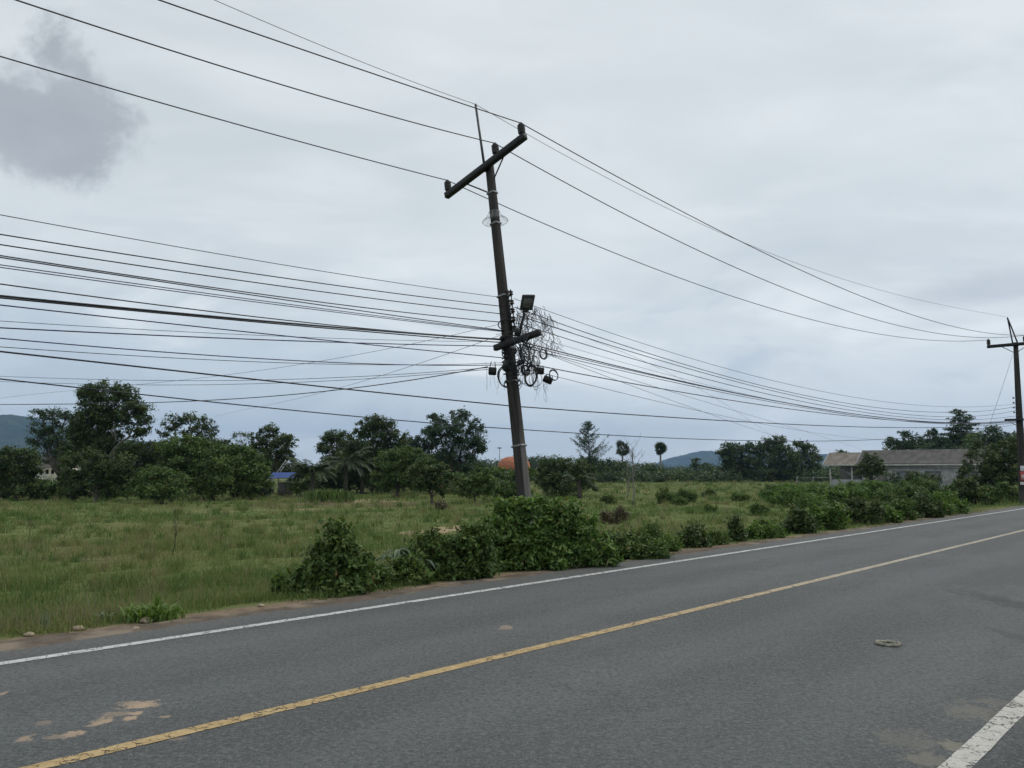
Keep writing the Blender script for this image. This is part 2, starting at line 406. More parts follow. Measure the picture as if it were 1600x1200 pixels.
class MB:
    """collects boxes, tubes and lathes for ONE mesh"""
    def __init__(s): s.V = []; s.F = {}; s.n = 0
    def add(s, V, F):
        V = np.asarray(V, float).reshape(-1, 3)
        for f in F: s.F.setdefault(len(f), []).append([i + s.n for i in f])
        s.V.append(V); s.n += len(V); return s
    def box(s, c, size, rot=None, bev=0.0):
        hx, hy, hz = (q / 2 for q in size); b = min(bev, hx * .9, hy * .9, hz * .9)
        if b <= 0:
            V = np.array([[x, y, z] for x in (-hx, hx) for y in (-hy, hy) for z in (-hz, hz)])
            F = [(0, 1, 3, 2), (4, 6, 7, 5), (0, 4, 5, 1), (2, 3, 7, 6), (0, 2, 6, 4), (1, 5, 7, 3)]
        else:
            ring = [(-hx + b, -hy), (hx - b, -hy), (hx, -hy + b), (hx, hy - b), (hx - b, hy), (-hx + b, hy), (-hx, hy - b), (-hx, -hy + b)]
            sh = [(x * (1 - b / hx), y * (1 - b / hy)) for x, y in ring]
            V = [(*p, -hz) for p in sh] + [(*p, -hz + b) for p in ring] + [(*p, hz - b) for p in ring] + [(*p, hz) for p in sh]
            F = [tuple(range(7, -1, -1)), tuple(range(24, 32))]
            for L in range(3):
                for i in range(8): F.append((L * 8 + i, L * 8 + (i + 1) % 8, L * 8 + 8 + (i + 1) % 8, L * 8 + 8 + i))
            V = np.array(V)
        if rot is not None: V = V @ np.array(rot.to_3x3() if hasattr(rot, 'to_3x3') else rot).T
        return s.add(V + np.asarray(c, float), F)
    def tube(s, pts, rad, k=6, cap=True):
        pts = np.asarray(pts, float); n = len(pts); rad = np.broadcast_to(np.asarray(rad, float), (n,))
        tan = np.gradient(pts, axis=0); tan /= np.linalg.norm(tan, axis=1)[:, None] + 1e-9
        ref = np.array([0, 0, 1.0]) if abs(tan[0][2]) < .9 else np.array([1.0, 0, 0])
        V = []
        for i in range(n):
            a = np.cross(tan[i], ref); a /= np.linalg.norm(a) + 1e-9; b = np.cross(tan[i], a)
            ref = ref if abs(np.dot(tan[i], ref)) < .95 else b
            for j in range(k):
                th = 2 * math.pi * j / k; V.append(pts[i] + rad[i] * (a * math.cos(th) + b * math.sin(th)))
        F = [(i * k + j, i * k + (j + 1) % k, (i + 1) * k + (j + 1) % k, (i + 1) * k + j) for i in range(n - 1) for j in range(k)]
        if cap: F += [tuple(range(k - 1, -1, -1)), tuple(range((n - 1) * k, n * k))]
        return s.add(V, F)
    def ring(s, c, ax, ay, r, turns=1, seg=40, k=5, jit=0.0, rng=None):
        a = np.linspace(0, 2 * math.pi * turns, int(seg * turns) + 1)
        P = np.asarray(c)[None] + np.cos(a)[:, None] * np.asarray(ax)[None] + np.sin(a)[:, None] * np.asarray(ay)[None]
        if rng is not None:
            w = np.cumsum(rng.normal(0, 1, (len(a), 3)), 0); w -= np.linspace(0, 1, len(a))[:, None] * w[-1]; P = P + jit * w
        return s.tube(P, r, k)
    def lathe(s, base, prof, k=14, rot=None):
        V = [(r * math.cos(2 * math.pi * j / k), r * math.sin(2 * math.pi * j / k), z) for z, r in prof for j in range(k)]
        V = np.array(V)
        if rot is not None: V = V @ np.array(rot).T
        n = len(prof)
        F = [(i * k + j, i * k + (j + 1) % k, (i + 1) * k + (j + 1) % k, (i + 1) * k + j) for i in range(n - 1) for j in range(k)]
        F += [tuple(range(k - 1, -1, -1)), tuple(range((n - 1) * k, n * k))]
        return s.add(V + np.asarray(base, float), F)
    def build(s, name, mat, parent=None, smooth=False):
        return mk(name, np.concatenate(s.V), [np.array(f) for f in s.F.values()], mat, parent, None, smooth)

# ------------------------------------------------------------------ leaves
def leaves(C, size, rng, up=.55, outward=None, aspect=.5, droop=0.0):
    """one folded rhombus per centre; returns verts, triangles"""
    N = len(C); L = (size * rng.uniform(.5, 1.5, N))[:, None]
    nrm = rng.normal(0, 1, (N, 3)); nrm[:, 2] += up * 1.6
    if outward is not None: nrm += outward * .8
    nrm /= np.linalg.norm(nrm, axis=1)[:, None] + 1e-9
    d = rng.normal(0, 1, (N, 3)); d[:, 2] -= droop
    d -= (d * nrm).sum(1)[:, None] * nrm; d /= np.linalg.norm(d, axis=1)[:, None] + 1e-9
    s = np.cross(nrm, d); w = L * aspect * .5
    V = np.empty((N, 4, 3)); V[:, 0] = C - d * L * .5; V[:, 2] = C + d * L * .5
    mid = C - d * L * .06 + nrm * L * .07
    V[:, 1] = mid + s * w; V[:, 3] = mid - s * w
    i = np.arange(N)[:, None] * 4
    Fc = np.concatenate([i + np.array([[0, 1, 2]]), i + np.array([[0, 2, 3]])], 1).reshape(-1, 3)
    return V.reshape(-1, 3), Fc
def cloud(blobs, leaf, dens, rng, clump=.24, flat=.75, shell=.3, floor=None, kcl=1.0):
    """leaf centres clumped through ellipsoids: blobs are (centre, radii)"""
    C = []; O = []; T = []; CC = []; SZ = []
    la = leaf * leaf * .25
    for c0, r0 in blobs:
        c0 = np.asarray(c0, float); r0 = np.asarray(r0, float)
        area = math.pi * r0[0] * r0[2]; n = int(dens * area / la)
        if n < 4: continue
        rm = (r0[0] * r0[1] * r0[2]) ** (1 / 3)
        cs = max(clump * rm, leaf * 1.3)
        nc = max(5, int(kcl * 2.6 * (rm / cs) ** 2))
        u = rng.normal(0, 1, (nc, 3)); u /= np.linalg.norm(u, axis=1)[:, None]
        f = (shell ** 3 + (1 - shell ** 3) * rng.random(nc)) ** (1 / 3) * rng.uniform(.82, 1.12, nc)
        cc = c0 + u * f[:, None] * r0
        k = rng.integers(0, nc, n)
        szs = rng.uniform(.6, 1.35, nc)
        g = rng.normal(0, 1, (n, 3)); g[:, 2] *= flat
        p = cc[k] + g * (cs * .62 * szs[k])[:, None]
        ct = rng.random(nc); SZ.append(rng.uniform(.62, 1.45, nc)[k])
        C.append(p); O.append(u[k]); T.append(np.clip(.55 * ct[k] + .45 * rng.random(n) + rng.normal(0, .05, n), 0, 1)); T[-1][rng.random(n) < .012] = 1.4; CC.append(cc)
    C = np.concatenate(C); O = np.concatenate(O); T = np.concatenate(T)
    cloud.S = np.concatenate(SZ)
    if floor is not None:
        ok = C[:, 2] > floor; C, O, T = C[ok], O[ok], T[ok]; cloud.S = cloud.S[ok]
    return C, O, T, np.concatenate(CC)
def limb(mb, a, b, r0, r1, rng, wob=.06, n=6):
    a = np.asarray(a, float); b = np.asarray(b, float); L = np.linalg.norm(b - a)
    s = np.linspace(0, 1, n)[:, None]; P = a + (b - a) * s
    P[1:-1] += rng.normal(0, wob * L, (n - 2, 3)) * np.array([1, 1, .4])
    P[:, 2] += np.sin(s[:, 0] * math.pi) * .05 * L
    mb.tube(P, np.linspace(r0, r1, n), 6); return P

def tree(name, label, cat, base_u, base_v, blobs, mat, leaf=None, dens=3.0, D=None, bark='bark', tr=None, group=None, seed=0,
         clump=.24, depth=.8, fork=.45, flat=.75, shell=.3, droop=0.0, twigs=10, kcl=1.0, up=.55, aspect=.5):
    rng = np.random.default_rng(seed + 11)
    if D is None: g = ground(base_u, base_v)
    else:
        g = pix(base_u, base_v, D); g[2] = float(gz(g[0], g[1]))
    D = g[1]; s = D / F_PX
    root = thing(name, label, cat, g, group)
    B = []
    for bl in blobs:
        u, v, ru, rv = bl[:4]; dy = (bl[4] if len(bl) > 4 else rng.uniform(-.4, .4) * ru * depth) * s
        p = pix(u, v, D + dy) - g
        B.append((p, (ru * s, ru * s * depth, rv * s)))
    leaf = leaf or max(.10, 2.3 * s * 1.5625)
    dens = dens * 1.55 if dens > 2.5 else dens * 1.2
    C, O, T, CC = cloud(B, leaf, dens, rng, clump, flat, shell, .02, kcl)
    V, Fc = leaves(C, leaf * np.sqrt(cloud.S), rng, up, O, aspect, droop)
    mk('crown', V, Fc, M[mat], root, np.repeat(T, 2))
    top = max(b[0][2] + b[1][2] for b in B); tr = tr or .025 * top + .03
    mb = MB()
    cx = np.mean([b[0] for b in B], 0)
    fk = np.array([cx[0] * .35, cx[1] * .3, max(.25, min(b[0][2] for b in B) * fork)])
    limb(mb, (0, 0, -.15), fk, tr * 1.25, tr * .85, rng, .04)
    for p, r in B:
        limb(mb, fk, p, tr * .6, tr * .18, rng, .05, 7)
        idx = rng.integers(0, len(CC), twigs)
        near = CC[np.argsort(np.linalg.norm(CC - p, axis=1))[:max(3, twigs)]]
        for q in near[:twigs]: limb(mb, p, q, tr * .18, tr * .05, rng, .05, 4)
    mb.build('trunk', M[bark], root, True)
    return root

def bush(name, label, u0, u1, vtop, vbase, mat, leaf=.075, dens=4.0, seed=0, group='bushes along the far edge of the road', peaks=None, shoots=8,
         clump=.26, sub=7, cat='bush', depth=.7, aspect=.5, D=None, droop=0.0):
    rng = np.random.default_rng(seed + 101); leaf *= .85; dens *= 1.05
    uc = (u0 + u1) / 2
    g = ground(uc, vbase) if D is None else pix(uc, vbase, D)
    D0 = g[1]; rx = (u1 - u0) / 2 * D0 / F_PX; ry = rx * depth
    g = g + np.array([0, ry * .75, 0]); g[2] = float(gz(g[0], g[1])); s = g[1] / F_PX
    h = pix(uc, vtop, g[1])[2] - g[2]; rx = (u1 - u0) / 2 * s; ry = rx * depth
    root = thing(name, label, cat, g, group)
    B = [((0, 0, h * .30), (rx * .66, ry * .7, h * .34))]; sub = int(sub * 1.5) + 2
    for k in range(sub):
        a = rng.uniform(-1, 1); q = rng.uniform(-.8, .7)
        hh = h * (1 - .45 * a * a) * rng.uniform(.55, 1.08); r = rng.uniform(.17, .40)
        B.append(((a * rx * .72, q * ry * .6, hh * .68), (rx * r, ry * (r + .1), hh * (.18 + .4 * r))))
    for k in range(max(4, sub // 2)):
        a = rng.uniform(-.9, .9); B.append(((a * rx * .85, rng.uniform(-.9, -.3) * ry * .7, h * .17), (rx * .3, ry * .3, h * .2)))
    for (pu, pv, pr) in (peaks or []):
        p = pix(pu, pv, g[1]) - g; B.append((p, (pr * s, pr * s, pr * s * 1.1)))
    C, O, T, CC = cloud(B, leaf, dens, rng, clump, .8, .35, .015); LS = leaf * cloud.S
    keep = C[:, 2] < h * 1.02 + leaf * (1 + 2 * rng.random(len(C)))
    if not peaks: C, O, T, LS = C[keep], O[keep], T[keep], LS[keep]
    mb = MB()
    SC = []; ST = []
    for k in range(shoots):                                   # upright shoots break the outline
        b = CC[rng.integers(0, len(CC))].copy(); b[2] = max(b[2], h * .4)
        tip = b + np.array([rng.normal(0, .12), rng.normal(0, .12), rng.uniform(.10, .50)]) * max(.5, h * .6)
        P = limb(mb, b, tip, .008, .003, rng, .04, 5)
        for q in np.linspace(.1, 1, 15):
            pt = b + (tip - b) * q
            for _ in range(2): SC.append(pt + rng.normal(0, leaf * .55, 3)); ST.append(rng.uniform(.5, 1))
    if SC:
        C = np.concatenate([C, np.array(SC)]); LS = np.concatenate([LS, np.full(len(SC), leaf)]); T = np.concatenate([T, ST]); O = np.concatenate([O, rng.normal(0, .5, (len(SC), 3))])
    V, Fc = leaves(C, LS, rng, .55, O, aspect, droop)
    mk('foliage', V, Fc, M[mat], root, np.repeat(T, 2))
    for k in range(9):
        p = B[rng.integers(0, len(B))][0]; limb(mb, (0, 0, -.05), p, .022, .006, rng, .06, 5)
    mb.lathe((0, 0, -.1), [(0, .06), (.1, .05), (.2, .03)], 8); mb.build('stem', M['stem'], root, True)
    return root

# ================================================================== SETTING
def graded(lo, hi, step, far, grow=1.18):
    a = list(np.arange(lo, hi + 1e-6, step)); s = step
    while a[-1] < far: s *= grow; a.append(a[-1] + s)
    s = step; b = []; x = lo
    while x > -far: s *= grow; x -= s; b.append(x)
    return np.array(b[::-1] + a)
ts = graded(-30, 90, .7, 7000); ns = graded(7.5, 45, .3, 7000)
T_, N_ = np.meshgrid(ts, ns, indexing='ij')
gx, gy = road(T_, N_); gzv = gz(gx, gy)
# rough little tussocks near by
rgn = np.random.default_rng(3); rough = rgn.normal(0, .022, gx.shape) * np.clip((N_ - 9.0) / 1.0, 0, 1) * (np.hypot(gx, gy) < 120)
V = np.stack([gx, gy, gzv + rough], -1).reshape(-1, 3)
nt, nn_ = gx.shape; i = (np.arange(nt - 1)[:, None] * nn_ + np.arange(nn_ - 1)[None]).ravel()
Fg = np.stack([i, i + nn_, i + nn_ + 1, i + 1], 1)
struct(mk('ground', V, Fg[:, ::-1], M['soil'], smooth=True))

def strip(name, n0, n1, z, mat, t0=-40, t1=330, step=.8, ragged=None, kind=True):
    tt = np.arange(t0, t1, step); k = len(tt)
    r0 = np.zeros(k); r1 = np.zeros(k)
    if ragged is not None:
        rg = np.random.default_rng(ragged[0])
        r0 = np.convolve(rg.normal(0, 1, k + 8), np.ones(5) / 5, 'same')[4:-4] * ragged[1]
        r1 = np.convolve(rg.normal(0, 1, k + 8), np.ones(5) / 5, 'same')[4:-4] * ragged[2]
    ax, ay = road(tt, n0 + r0); bx, by = road(tt, n1 + r1)
    V = np.stack([np.stack([ax, ay, np.full(k, z)], 1), np.stack([bx, by, np.full(k, z)], 1)], 1).reshape(-1, 3)
    j = np.arange(k - 1) * 2
    o = mk(name, V, np.stack([j, j + 2, j + 3, j + 1], 1), mat)
    return struct(o)
strip('road', -.6, 8.38, 0.0, M['asphalt'], step=.25, ragged=(4, .05, .10))
strip('dirt_verge', 8.1, 8.78, -.012, M['dirt'], step=.2, ragged=(8, .02, .16))
strip('road_edge_line', 7.74, 7.86, .004, M['whiteline'])
strip('road_centre_line', 4.90, 5.02, .004, M['yellowline'])
strip('near_edge_line', 1.285, 1.42, .004, M['nearline'], step=.12, ragged=(6, .005, .005))

# hills far off, in real air
def hill(u0, u1, vtop, D, seed, prof):
    rg = np.random.default_rng(seed); a = pix(u0, HOR, D); b = pix(u1, HOR, D); H = pix((u0 + u1) / 2, vtop, D)[2]
    nu, nv = 140, 40; V = []
    ph = rg.uniform(0, 6.28, 8)
    for i in range(nu):
        q = i / (nu - 1); e = np.interp(q, [p[0] for p in prof], [p[1] for p in prof])
        e *= 1 + .035 * sum(math.sin((k + 2) * 9 * q + ph[k]) / (k + 1) for k in range(8))
        for j in range(nv):
            w = j / (nv - 1) * 2 - 1; sh = max(0, 1 - w * w) ** .8
            V.append((a[0] + (b[0] - a[0]) * q, D + w * D * .22, -3 + (H + 3) * e * sh * (1 + .05 * math.sin(q * 60 + w * 9) * (1 - sh))
                      + (rg.normal(0, H * .012) if sh * e > .05 else 0)))
    F = [(i * nv + j, (i + 1) * nv + j, (i + 1) * nv + j + 1, i * nv + j + 1) for i in range(nu - 1) for j in range(nv - 1)]
    struct(mk('hill', V, np.array(F), M['hill'], smooth=True))
hill(-420, 420, 650, 2600, 1, [(0, 0), (.15, .5), (.34, .86), (.46, .97), (.525, 1), (.55, .92), (.6, .66), (.68, .50), (.8, .56), (.9, .3), (1, 0)])
hill(1005, 1215, 705, 4200, 2, [(0, 0), (.12, .25), (.25, .72), (.42, .95), (.55, 1), (.7, .95), (.85, .6), (1, 0)])
hill(1180, 1420, 711, 3800, 3, [(0, 0), (.2, .6), (.4, 1), (.6, .85), (.8, .6), (1, 0)])
hill(150, 1000, 728, 2200, 4, [(0, 0), (.1, .8), (.3, .9), (.5, .8), (.7, 1), (.9, .6), (1, 0)])

# ================================================================== POLES
def pole_base(u, Y):
    p = pix(u, 800, Y); p[2] = float(gz(p[0], p[1])); return p
B1 = pole_base(830.5, 15.2)
rt_ = ray(764, 252); rr = rt_[0] / rt_[1]; s_ = (B1[0] - rr * 15.2) / (-NV[0] + rr * NV[1])
TOP1 = np.array([B1[0] + NV[0] * s_, B1[1] + NV[1] * s_, 0]); TOP1[2] = pix(764, 252, TOP1[1])[2]
AX1 = TOP1 - B1; H1 = np.linalg.norm(AX1); AX1 /= H1
Y1 = np.array([TV[0], TV[1], 0]); Y1 -= AX1 * (Y1 @ AX1); Y1 /= np.linalg.norm(Y1); X1 = np.cross(Y1, AX1)
def frame(o, x, y, z):
    m = Matrix.Identity(4)
    for i in range(3): m[i][0], m[i][1], m[i][2], m[i][3] = x[i], y[i], z[i], o[i]
    return m
M1 = frame(B1, X1, Y1, AX1); A1 = np.stack([X1, Y1, AX1], 1)
def loc1(p): return (np.asarray(p) - B1) @ A1
def wor1(p): return B1 + A1 @ np.asarray(p, float)
def polez(v):                     # height along the leaning shaft that shows at photo row v
    lo, hi = 0.0, H1 + 2
    for _ in range(40):
        md = (lo + hi) / 2
        if unpix(B1 + AX1 * md)[1] > v: lo = md
        else: hi = md
    return lo
def axp(v): return B1 + AX1 * polez(v)
def arm1(u, v, yo=0.0):           # pixel to the plane holding the shaft and the crossarm, shifted yo along the road
    o = B1 + Y1 * yo; dd = ray(u, v); c0 = np.array([0, 0, CAM_H])
    k = ((o - c0) @ Y1) / (dd @ Y1); return loc1(c0 + dd * k)
print('pole1', B1, TOP1, 'H', H1, 'lean', math.degrees(math.acos(AX1[2])))

def shaft(mb, H, w0, w1, d0, d1, ch=.03):
    V = []
    zs = np.linspace(-.3, H, 9)
    for z in zs:
        q = max(0, z) / H; w = w0 + (w1 - w0) * q; dpt = d0 + (d1 - d0) * q; c_ = ch
        for x, y in ((-w / 2 + c_, -dpt / 2), (w / 2 - c_, -dpt / 2), (w / 2, -dpt / 2 + c_), (w / 2, dpt / 2 - c_), (w / 2 - c_, dpt / 2), (-w / 2 + c_, dpt / 2), (-w / 2, dpt / 2 - c_), (-w / 2, -dpt / 2 + c_)):
            V.append((x, y, z))
    n = len(zs); F = [(i * 8 + j, i * 8 + (j + 1) % 8, i * 8 + 8 + (j + 1) % 8, i * 8 + 8 + j) for i in range(n - 1) for j in range(8)]
    F += [tuple(range(7, -1, -1)), tuple(range((n - 1) * 8, n * 8))]
    mb.add(V, F)
INS = [(0, .028), (.03, .03), (.03, .062), (.05, .075), (.062, .06), (.075, .06), (.088, .078), (.10, .06), (.113, .06), (.126, .078), (.138, .06), (.151, .06),
       (.164, .078), (.176, .06), (.189, .06), (.202, .076), (.216, .055), (.235, .05), (.24, .03), (.262, .03), (.268, .018)]
def insulator(root, p, k=1.0):
    MB().lathe(p, [(z * k, r * k) for z, r in INS], 14).build('insulator', M['porcelain'], root, True)

def band(mb, z, w, dpt, t=.006, h=.04):
    for sx, sy, a, b in ((1, 0, t, dpt + 2 * t), (-1, 0, t, dpt + 2 * t), (0, 1, w, t), (0, -1, w, t)):
        mb.box((sx * (w / 2 + t / 2), sy * (dpt / 2 + t / 2), z), (a, b, h))

pole1 = thing('utility_pole', 'dark weathered concrete utility pole leaning left out of the big roadside bush', 'utility pole', mat=M1)
W0, W1_, D0_, D1_ = .262, .165, .195, .15
def pw(z): return W0 + (W1_ - W0) * z / H1, D0_ + (D1_ - D0_) * z / H1
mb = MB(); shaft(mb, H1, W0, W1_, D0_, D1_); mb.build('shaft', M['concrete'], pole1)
yA = -(pw(H1)[1] / 2 + .062)
eL = arm1(697, 306.5, yA); eR = arm1(821, 212, yA)
zc = float(eL[2] + (eR[2] - eL[2]) * (0 - eL[0]) / (eR[0] - eL[0])); xl, xr = float(eL[0]), float(eR[0])
slope = math.atan2(eR[2] - eL[2], eR[0] - eL[0]); print('arm x', xl, xr, 'z', zc, H1, 'slope', math.degrees(slope))
rot = Matrix.Rotation(-slope, 3, 'Y'); mid = (eL + eR) / 2; Ln = float(np.linalg.norm(eR - eL))
mb = MB(); mb.box(mid, (Ln, .12, .14), rot, .012); mb.build('crossarm', M['darksteel'], pole1)
INSW = []
for f in (.035, .655, .965):
    p = eL + (eR - eL) * f; p = p + np.array([0, 0, .065]); insulator(pole1, p, 1.05); INSW.append(wor1(p + np.array([0, 0, .27])))
for (a, b) in (((786.5, 246), (771.5, 280)), ((731, 288), (761, 300))):
    pa = arm1(*a, yA + .05); pb = arm1(*b, yA + .05)
    mb = MB(); mb.tube([pa, (pa + pb) / 2, pb], .016, 5); mb.build('brace', M['darksteel'], pole1)
sa = arm1(743, 163, .02); sb = arm1(758, 268, .02)
mb = MB(); mb.tube([sb, (sa + sb) / 2, sa], [.038, .036, .034], 4); mb.build('earth_wire_bracket', M['lampgrey'], pole1)
SPIKE = wor1(sa)
for v in (302, 350, 463, 545, 596, 697):
    z = polez(v); w, dpt = pw(z); mb = MB(); band(mb, z, w, dpt); mb.build('strap', M['steel'], pole1)
z = polez(346); V = []; k = 24
for zz, r in ((.22, .11), (.16, .13), (.09, .18), (.04, .25), (.0, .27), (-.03, .25)):
    for j in range(k): V.append((r * math.cos(6.2832 * j / k), r * math.sin(6.2832 * j / k), z + zz))
F = [(i * k + j, i * k + (j + 1) % k, i * k + k + (j + 1) % k, i * k + k + j) for i in range(5) for j in range(k)]
mk('climbing_guard', V, np.array(F), M['clearplastic'], pole1, smooth=True)
mb = MB()
for r, zz in ((.27, 0), (.11, .22)): mb.ring((0, 0, z + zz), (r, 0, 0), (0, r, 0), .005, 1, 28, 4)
for j in range(6): a = j * 1.047; mb.tube([(.11 * math.cos(a), .11 * math.sin(a), z + .22), (.18 * math.cos(a), .18 * math.sin(a), z + .09), (.27 * math.cos(a), .27 * math.sin(a), z)], .003, 4)
mb.build('guard_hoop', M['steel'], pole1)
# secondary rack of spool insulators down the right face
zs_ = [polez(v) for v in (463, 477, 490, 503, 517)]
w, dpt = pw(zs_[2]); mb = MB(); mb.box((w / 2 + .03, 0, (zs_[0] + zs_[-1]) / 2), (.02, .05, zs_[0] - zs_[-1] + .2))
mb.tube([(w / 2 + .12, 0, zs_[-1] - .08), (w / 2 + .12, 0, (zs_[0] + zs_[-1]) / 2), (w / 2 + .12, 0, zs_[0] + .08)], .012, 6)
for zz in zs_:
    for q in (-.05, .05): mb.box((w / 2 + .075, 0, zz + q), (.11, .045, .008))
mb.build('insulator_rack', M['darksteel'], pole1)
for zz in zs_: MB().lathe((w / 2 + .12, 0, zz - .04), [(0, .035), (.02, .048), (.03, .034), (.05, .034), (.06, .048), (.08, .035)], 12).build('spool_insulator', M['porcelain'], pole1, True)
# lower arm for the telephone cables
w, dpt = pw(polez(530)); yB = -(dpt / 2 + .06)
eL2 = arm1(773, 544, yB); eR2 = arm1(844, 519, yB); mid = (eL2 + eR2) / 2; slope = math.atan2(eR2[2] - eL2[2], eR2[0] - eL2[0])
mb = MB(); mb.box(mid, (float(np.linalg.norm(eR2 - eL2)), .10, .12), Matrix.Rotation(-slope, 3, 'Y'), .01); mb.build('lower_crossarm', M['darksteel'], pole1)
pa = arm1(829, 527, yB + .04); pb = arm1(812, 547, yB + .04); mb = MB(); mb.tube([pa, (pa + pb) / 2, pb], .014, 5); mb.build('brace', M['darksteel'], pole1)
mb = MB(); q = arm1(787, 529, -.05); mb.box(q, (.09, .1, .14), None, .02); mb.build('clamp', M['darksteel'], pole1); mb = MB(); q = arm1(808, 519, -.16); mb.box(q, (.12, .1, .16), None, .03)
mb.build('clamp', M['darksteel'], pole1)
mb = MB(); q = arm1(792, 570, -.1); mb.box(q, (.15, .12, .2), None, .02); mb.tube([q + np.array([0, 0, .1]), q + np.array([.02, 0, .16]), q + np.array([.04, 0, .25])], .012, 5); mb.build('junction_box', M['box'], pole1)
mb = MB(); q = arm1(814, 566, -.17); mb.box(q, (.18, .06, .1), None, .015); mb.build('junction_box', M['box'], pole1)

rgt = np.random.default_rng(31); mb = MB()
for z0 in np.linspace(polez(600), polez(515), 15):
    w, dpt = pw(z0); f = rgt.uniform(.72, .86)
    mb.ring((0, 0, z0 + rgt.normal(0, .05)), (w * f, 0, rgt.normal(0, .05)), (0, dpt * f, rgt.normal(0, .05)), .012, rgt.uniform(.8, 1.5), 20, 5)
for k in range(14):
    a_ = arm1(rgt.uniform(804, 826), rgt.uniform(524, 575), -.2); b_ = arm1(rgt.uniform(808, 840), rgt.uniform(540, 592), -.24)
    mb.tube([a_, (a_ + b_) / 2 + np.array([rgt.normal(0, .05), 0, -.08]), b_], .011, 5)
for k in range(46):
    u, v = rgt.uniform(800, 838), rgt.uniform(526, 594); q = arm1(u, v, rgt.uniform(-.34, -.12)); a = rgt.uniform(0, 6.28); rr_ = rgt.uniform(.05, .17)
    mb.ring(q, (rr_ * math.cos(a), rr_ * math.sin(a), 0), (0, rgt.normal(0, .03), rr_ * rgt.uniform(.8, 1.7)), .0055, rgt.uniform(.5, 1.6), 22, 4)
mb.build('drop_cable_tangle', M['cable'], pole1)
# street lamp bolted to the shaft, seen from below
DL = float(axp(520)[1]) - .25
def fp(u, v, dy=0.0): return pix(u, v, DL + dy)
lampT = thing('street_lamp', 'small flat grey panel street lamp on a short arm fixed to the leaning pole', 'street lamp', fp(811, 527))
o0 = fp(811, 527)
mb = MB(); mb.tube([fp(811, 528) - o0, fp(815, 507, -.05) - o0, fp(819.5, 489, -.1) - o0], .024, 8); mb.build('lamp_arm', M['darksteel'], lampT, True)
pc = fp(824, 472.5, -.2); xa = fp(834, 472, -.168) - fp(814, 472, -.232); ya = fp(826.4, 460.5, -.32) - fp(821, 484, -.06)
wx, hy = np.linalg.norm(xa), np.linalg.norm(ya); xa /= wx; ya -= xa * (ya @ xa); ya /= np.linalg.norm(ya); za = np.cross(xa, ya)
RL = np.stack([xa, ya, za], 1)
mb = MB(); mb.box(pc - o0, (wx, hy, .05), RL, .015); mb.box(pc - o0 - ya * hy * .56, (wx * .45, hy * .2, .06), RL, .012); mb.build('lamp_head', M['lampgrey'], lampT)
mb = MB(); sg = 1 if za @ (np.array([0, 0, CAM_H]) - pc) > 0 else -1
mb.box(pc - o0 + za * sg * .028, (wx * .7, hy * .62, .012), RL, .004); mb.build('lens', M['lampglass'], lampT)

# coils, boxes and tangle hung on the shaft
rg = np.random.default_rng(8)
DP = float(axp(585)[1]) - .05
def coil(u, v, ru, rv, r, label, dy=0.0, tilt=0.0, turns=3, D=DP):
    p = pix(u, v, D + dy); s = (D + dy) / F_PX
    ct, st_ = math.cos(tilt), math.sin(tilt)
    mb = MB(); mb.ring((0, 0, 0), (ru * s * ct, .06, ru * s * st_), (-rv * s * st_, .03, rv * s * ct), r, turns, 36, 5, .0022, rg)
    o = mb.build('cable_coil', M['cable'], None, True); o.location = p
    tag(o, label, 'cable coil', 'spare cable coils hung on the leaning pole')
coil(788.5, 589, 11.5, 16.5, .009, 'large black cable coil hanging on the left side of the leaning pole', .12, .12)
coil(829, 589, 9, 16, .012, 'tall black cable coil hanging against the right face of the leaning pole', -.1, -.15, 4)
coil(848, 553, 5.5, 8, .010, 'small black cable coil hanging just below the lower crossarm', -.15, .1)
coil(865, 586, 7, 8.5, .008, 'round black cable coil farthest right beside two closure boxes', -.2, .1)
coil(822, 579, 6, 8, .013, 'small tight black cable coil against the shaft inside the tall coil', -.22, .2, 4)
def closure(u, v, w, h, ang, label, lid):
    p = pix(u, v, DP - .15); s = DP / F_PX
    r = thing('splice_closure', label, 'cable box', p, 'cable closures hung on the leaning pole')
    Rm = Matrix.Rotation(ang, 3, 'Y')
    mb = MB(); mb.box((0, 0, 0), (w * s, .11, h * s), Rm, .018); mb.build('body', M['box'], r)
    mb = MB()
    for q in (-.3, 0, .3): mb.box(np.array(Rm @ Vector((q * w * s, -.058, 0))), (.012, .012, h * s * .9), Rm)
    for q in (-.35, .35): mb.tube([np.array(Rm @ Vector((q * w * s, 0, h * s * .5))), np.array(Rm @ Vector((q * w * s, 0, h * s * .62))), np.array(Rm @ Vector((q * w * s * .6, 0, h * s * .62 + lid)))], .008, 5)
    mb.build('rib', M['darksteel'], r)
closure(769.5, 580, 12.5, 12, .06, 'square black closure box hanging left of the leaning pole', .1)
closure(844, 579.5, 12.5, 10.5, .1, 'upper black closure box hanging right of the leaning pole', .03)
closure(856, 593.5, 15, 10.5, .42, 'tilted lower black closure box hanging right of the leaning pole', .03)

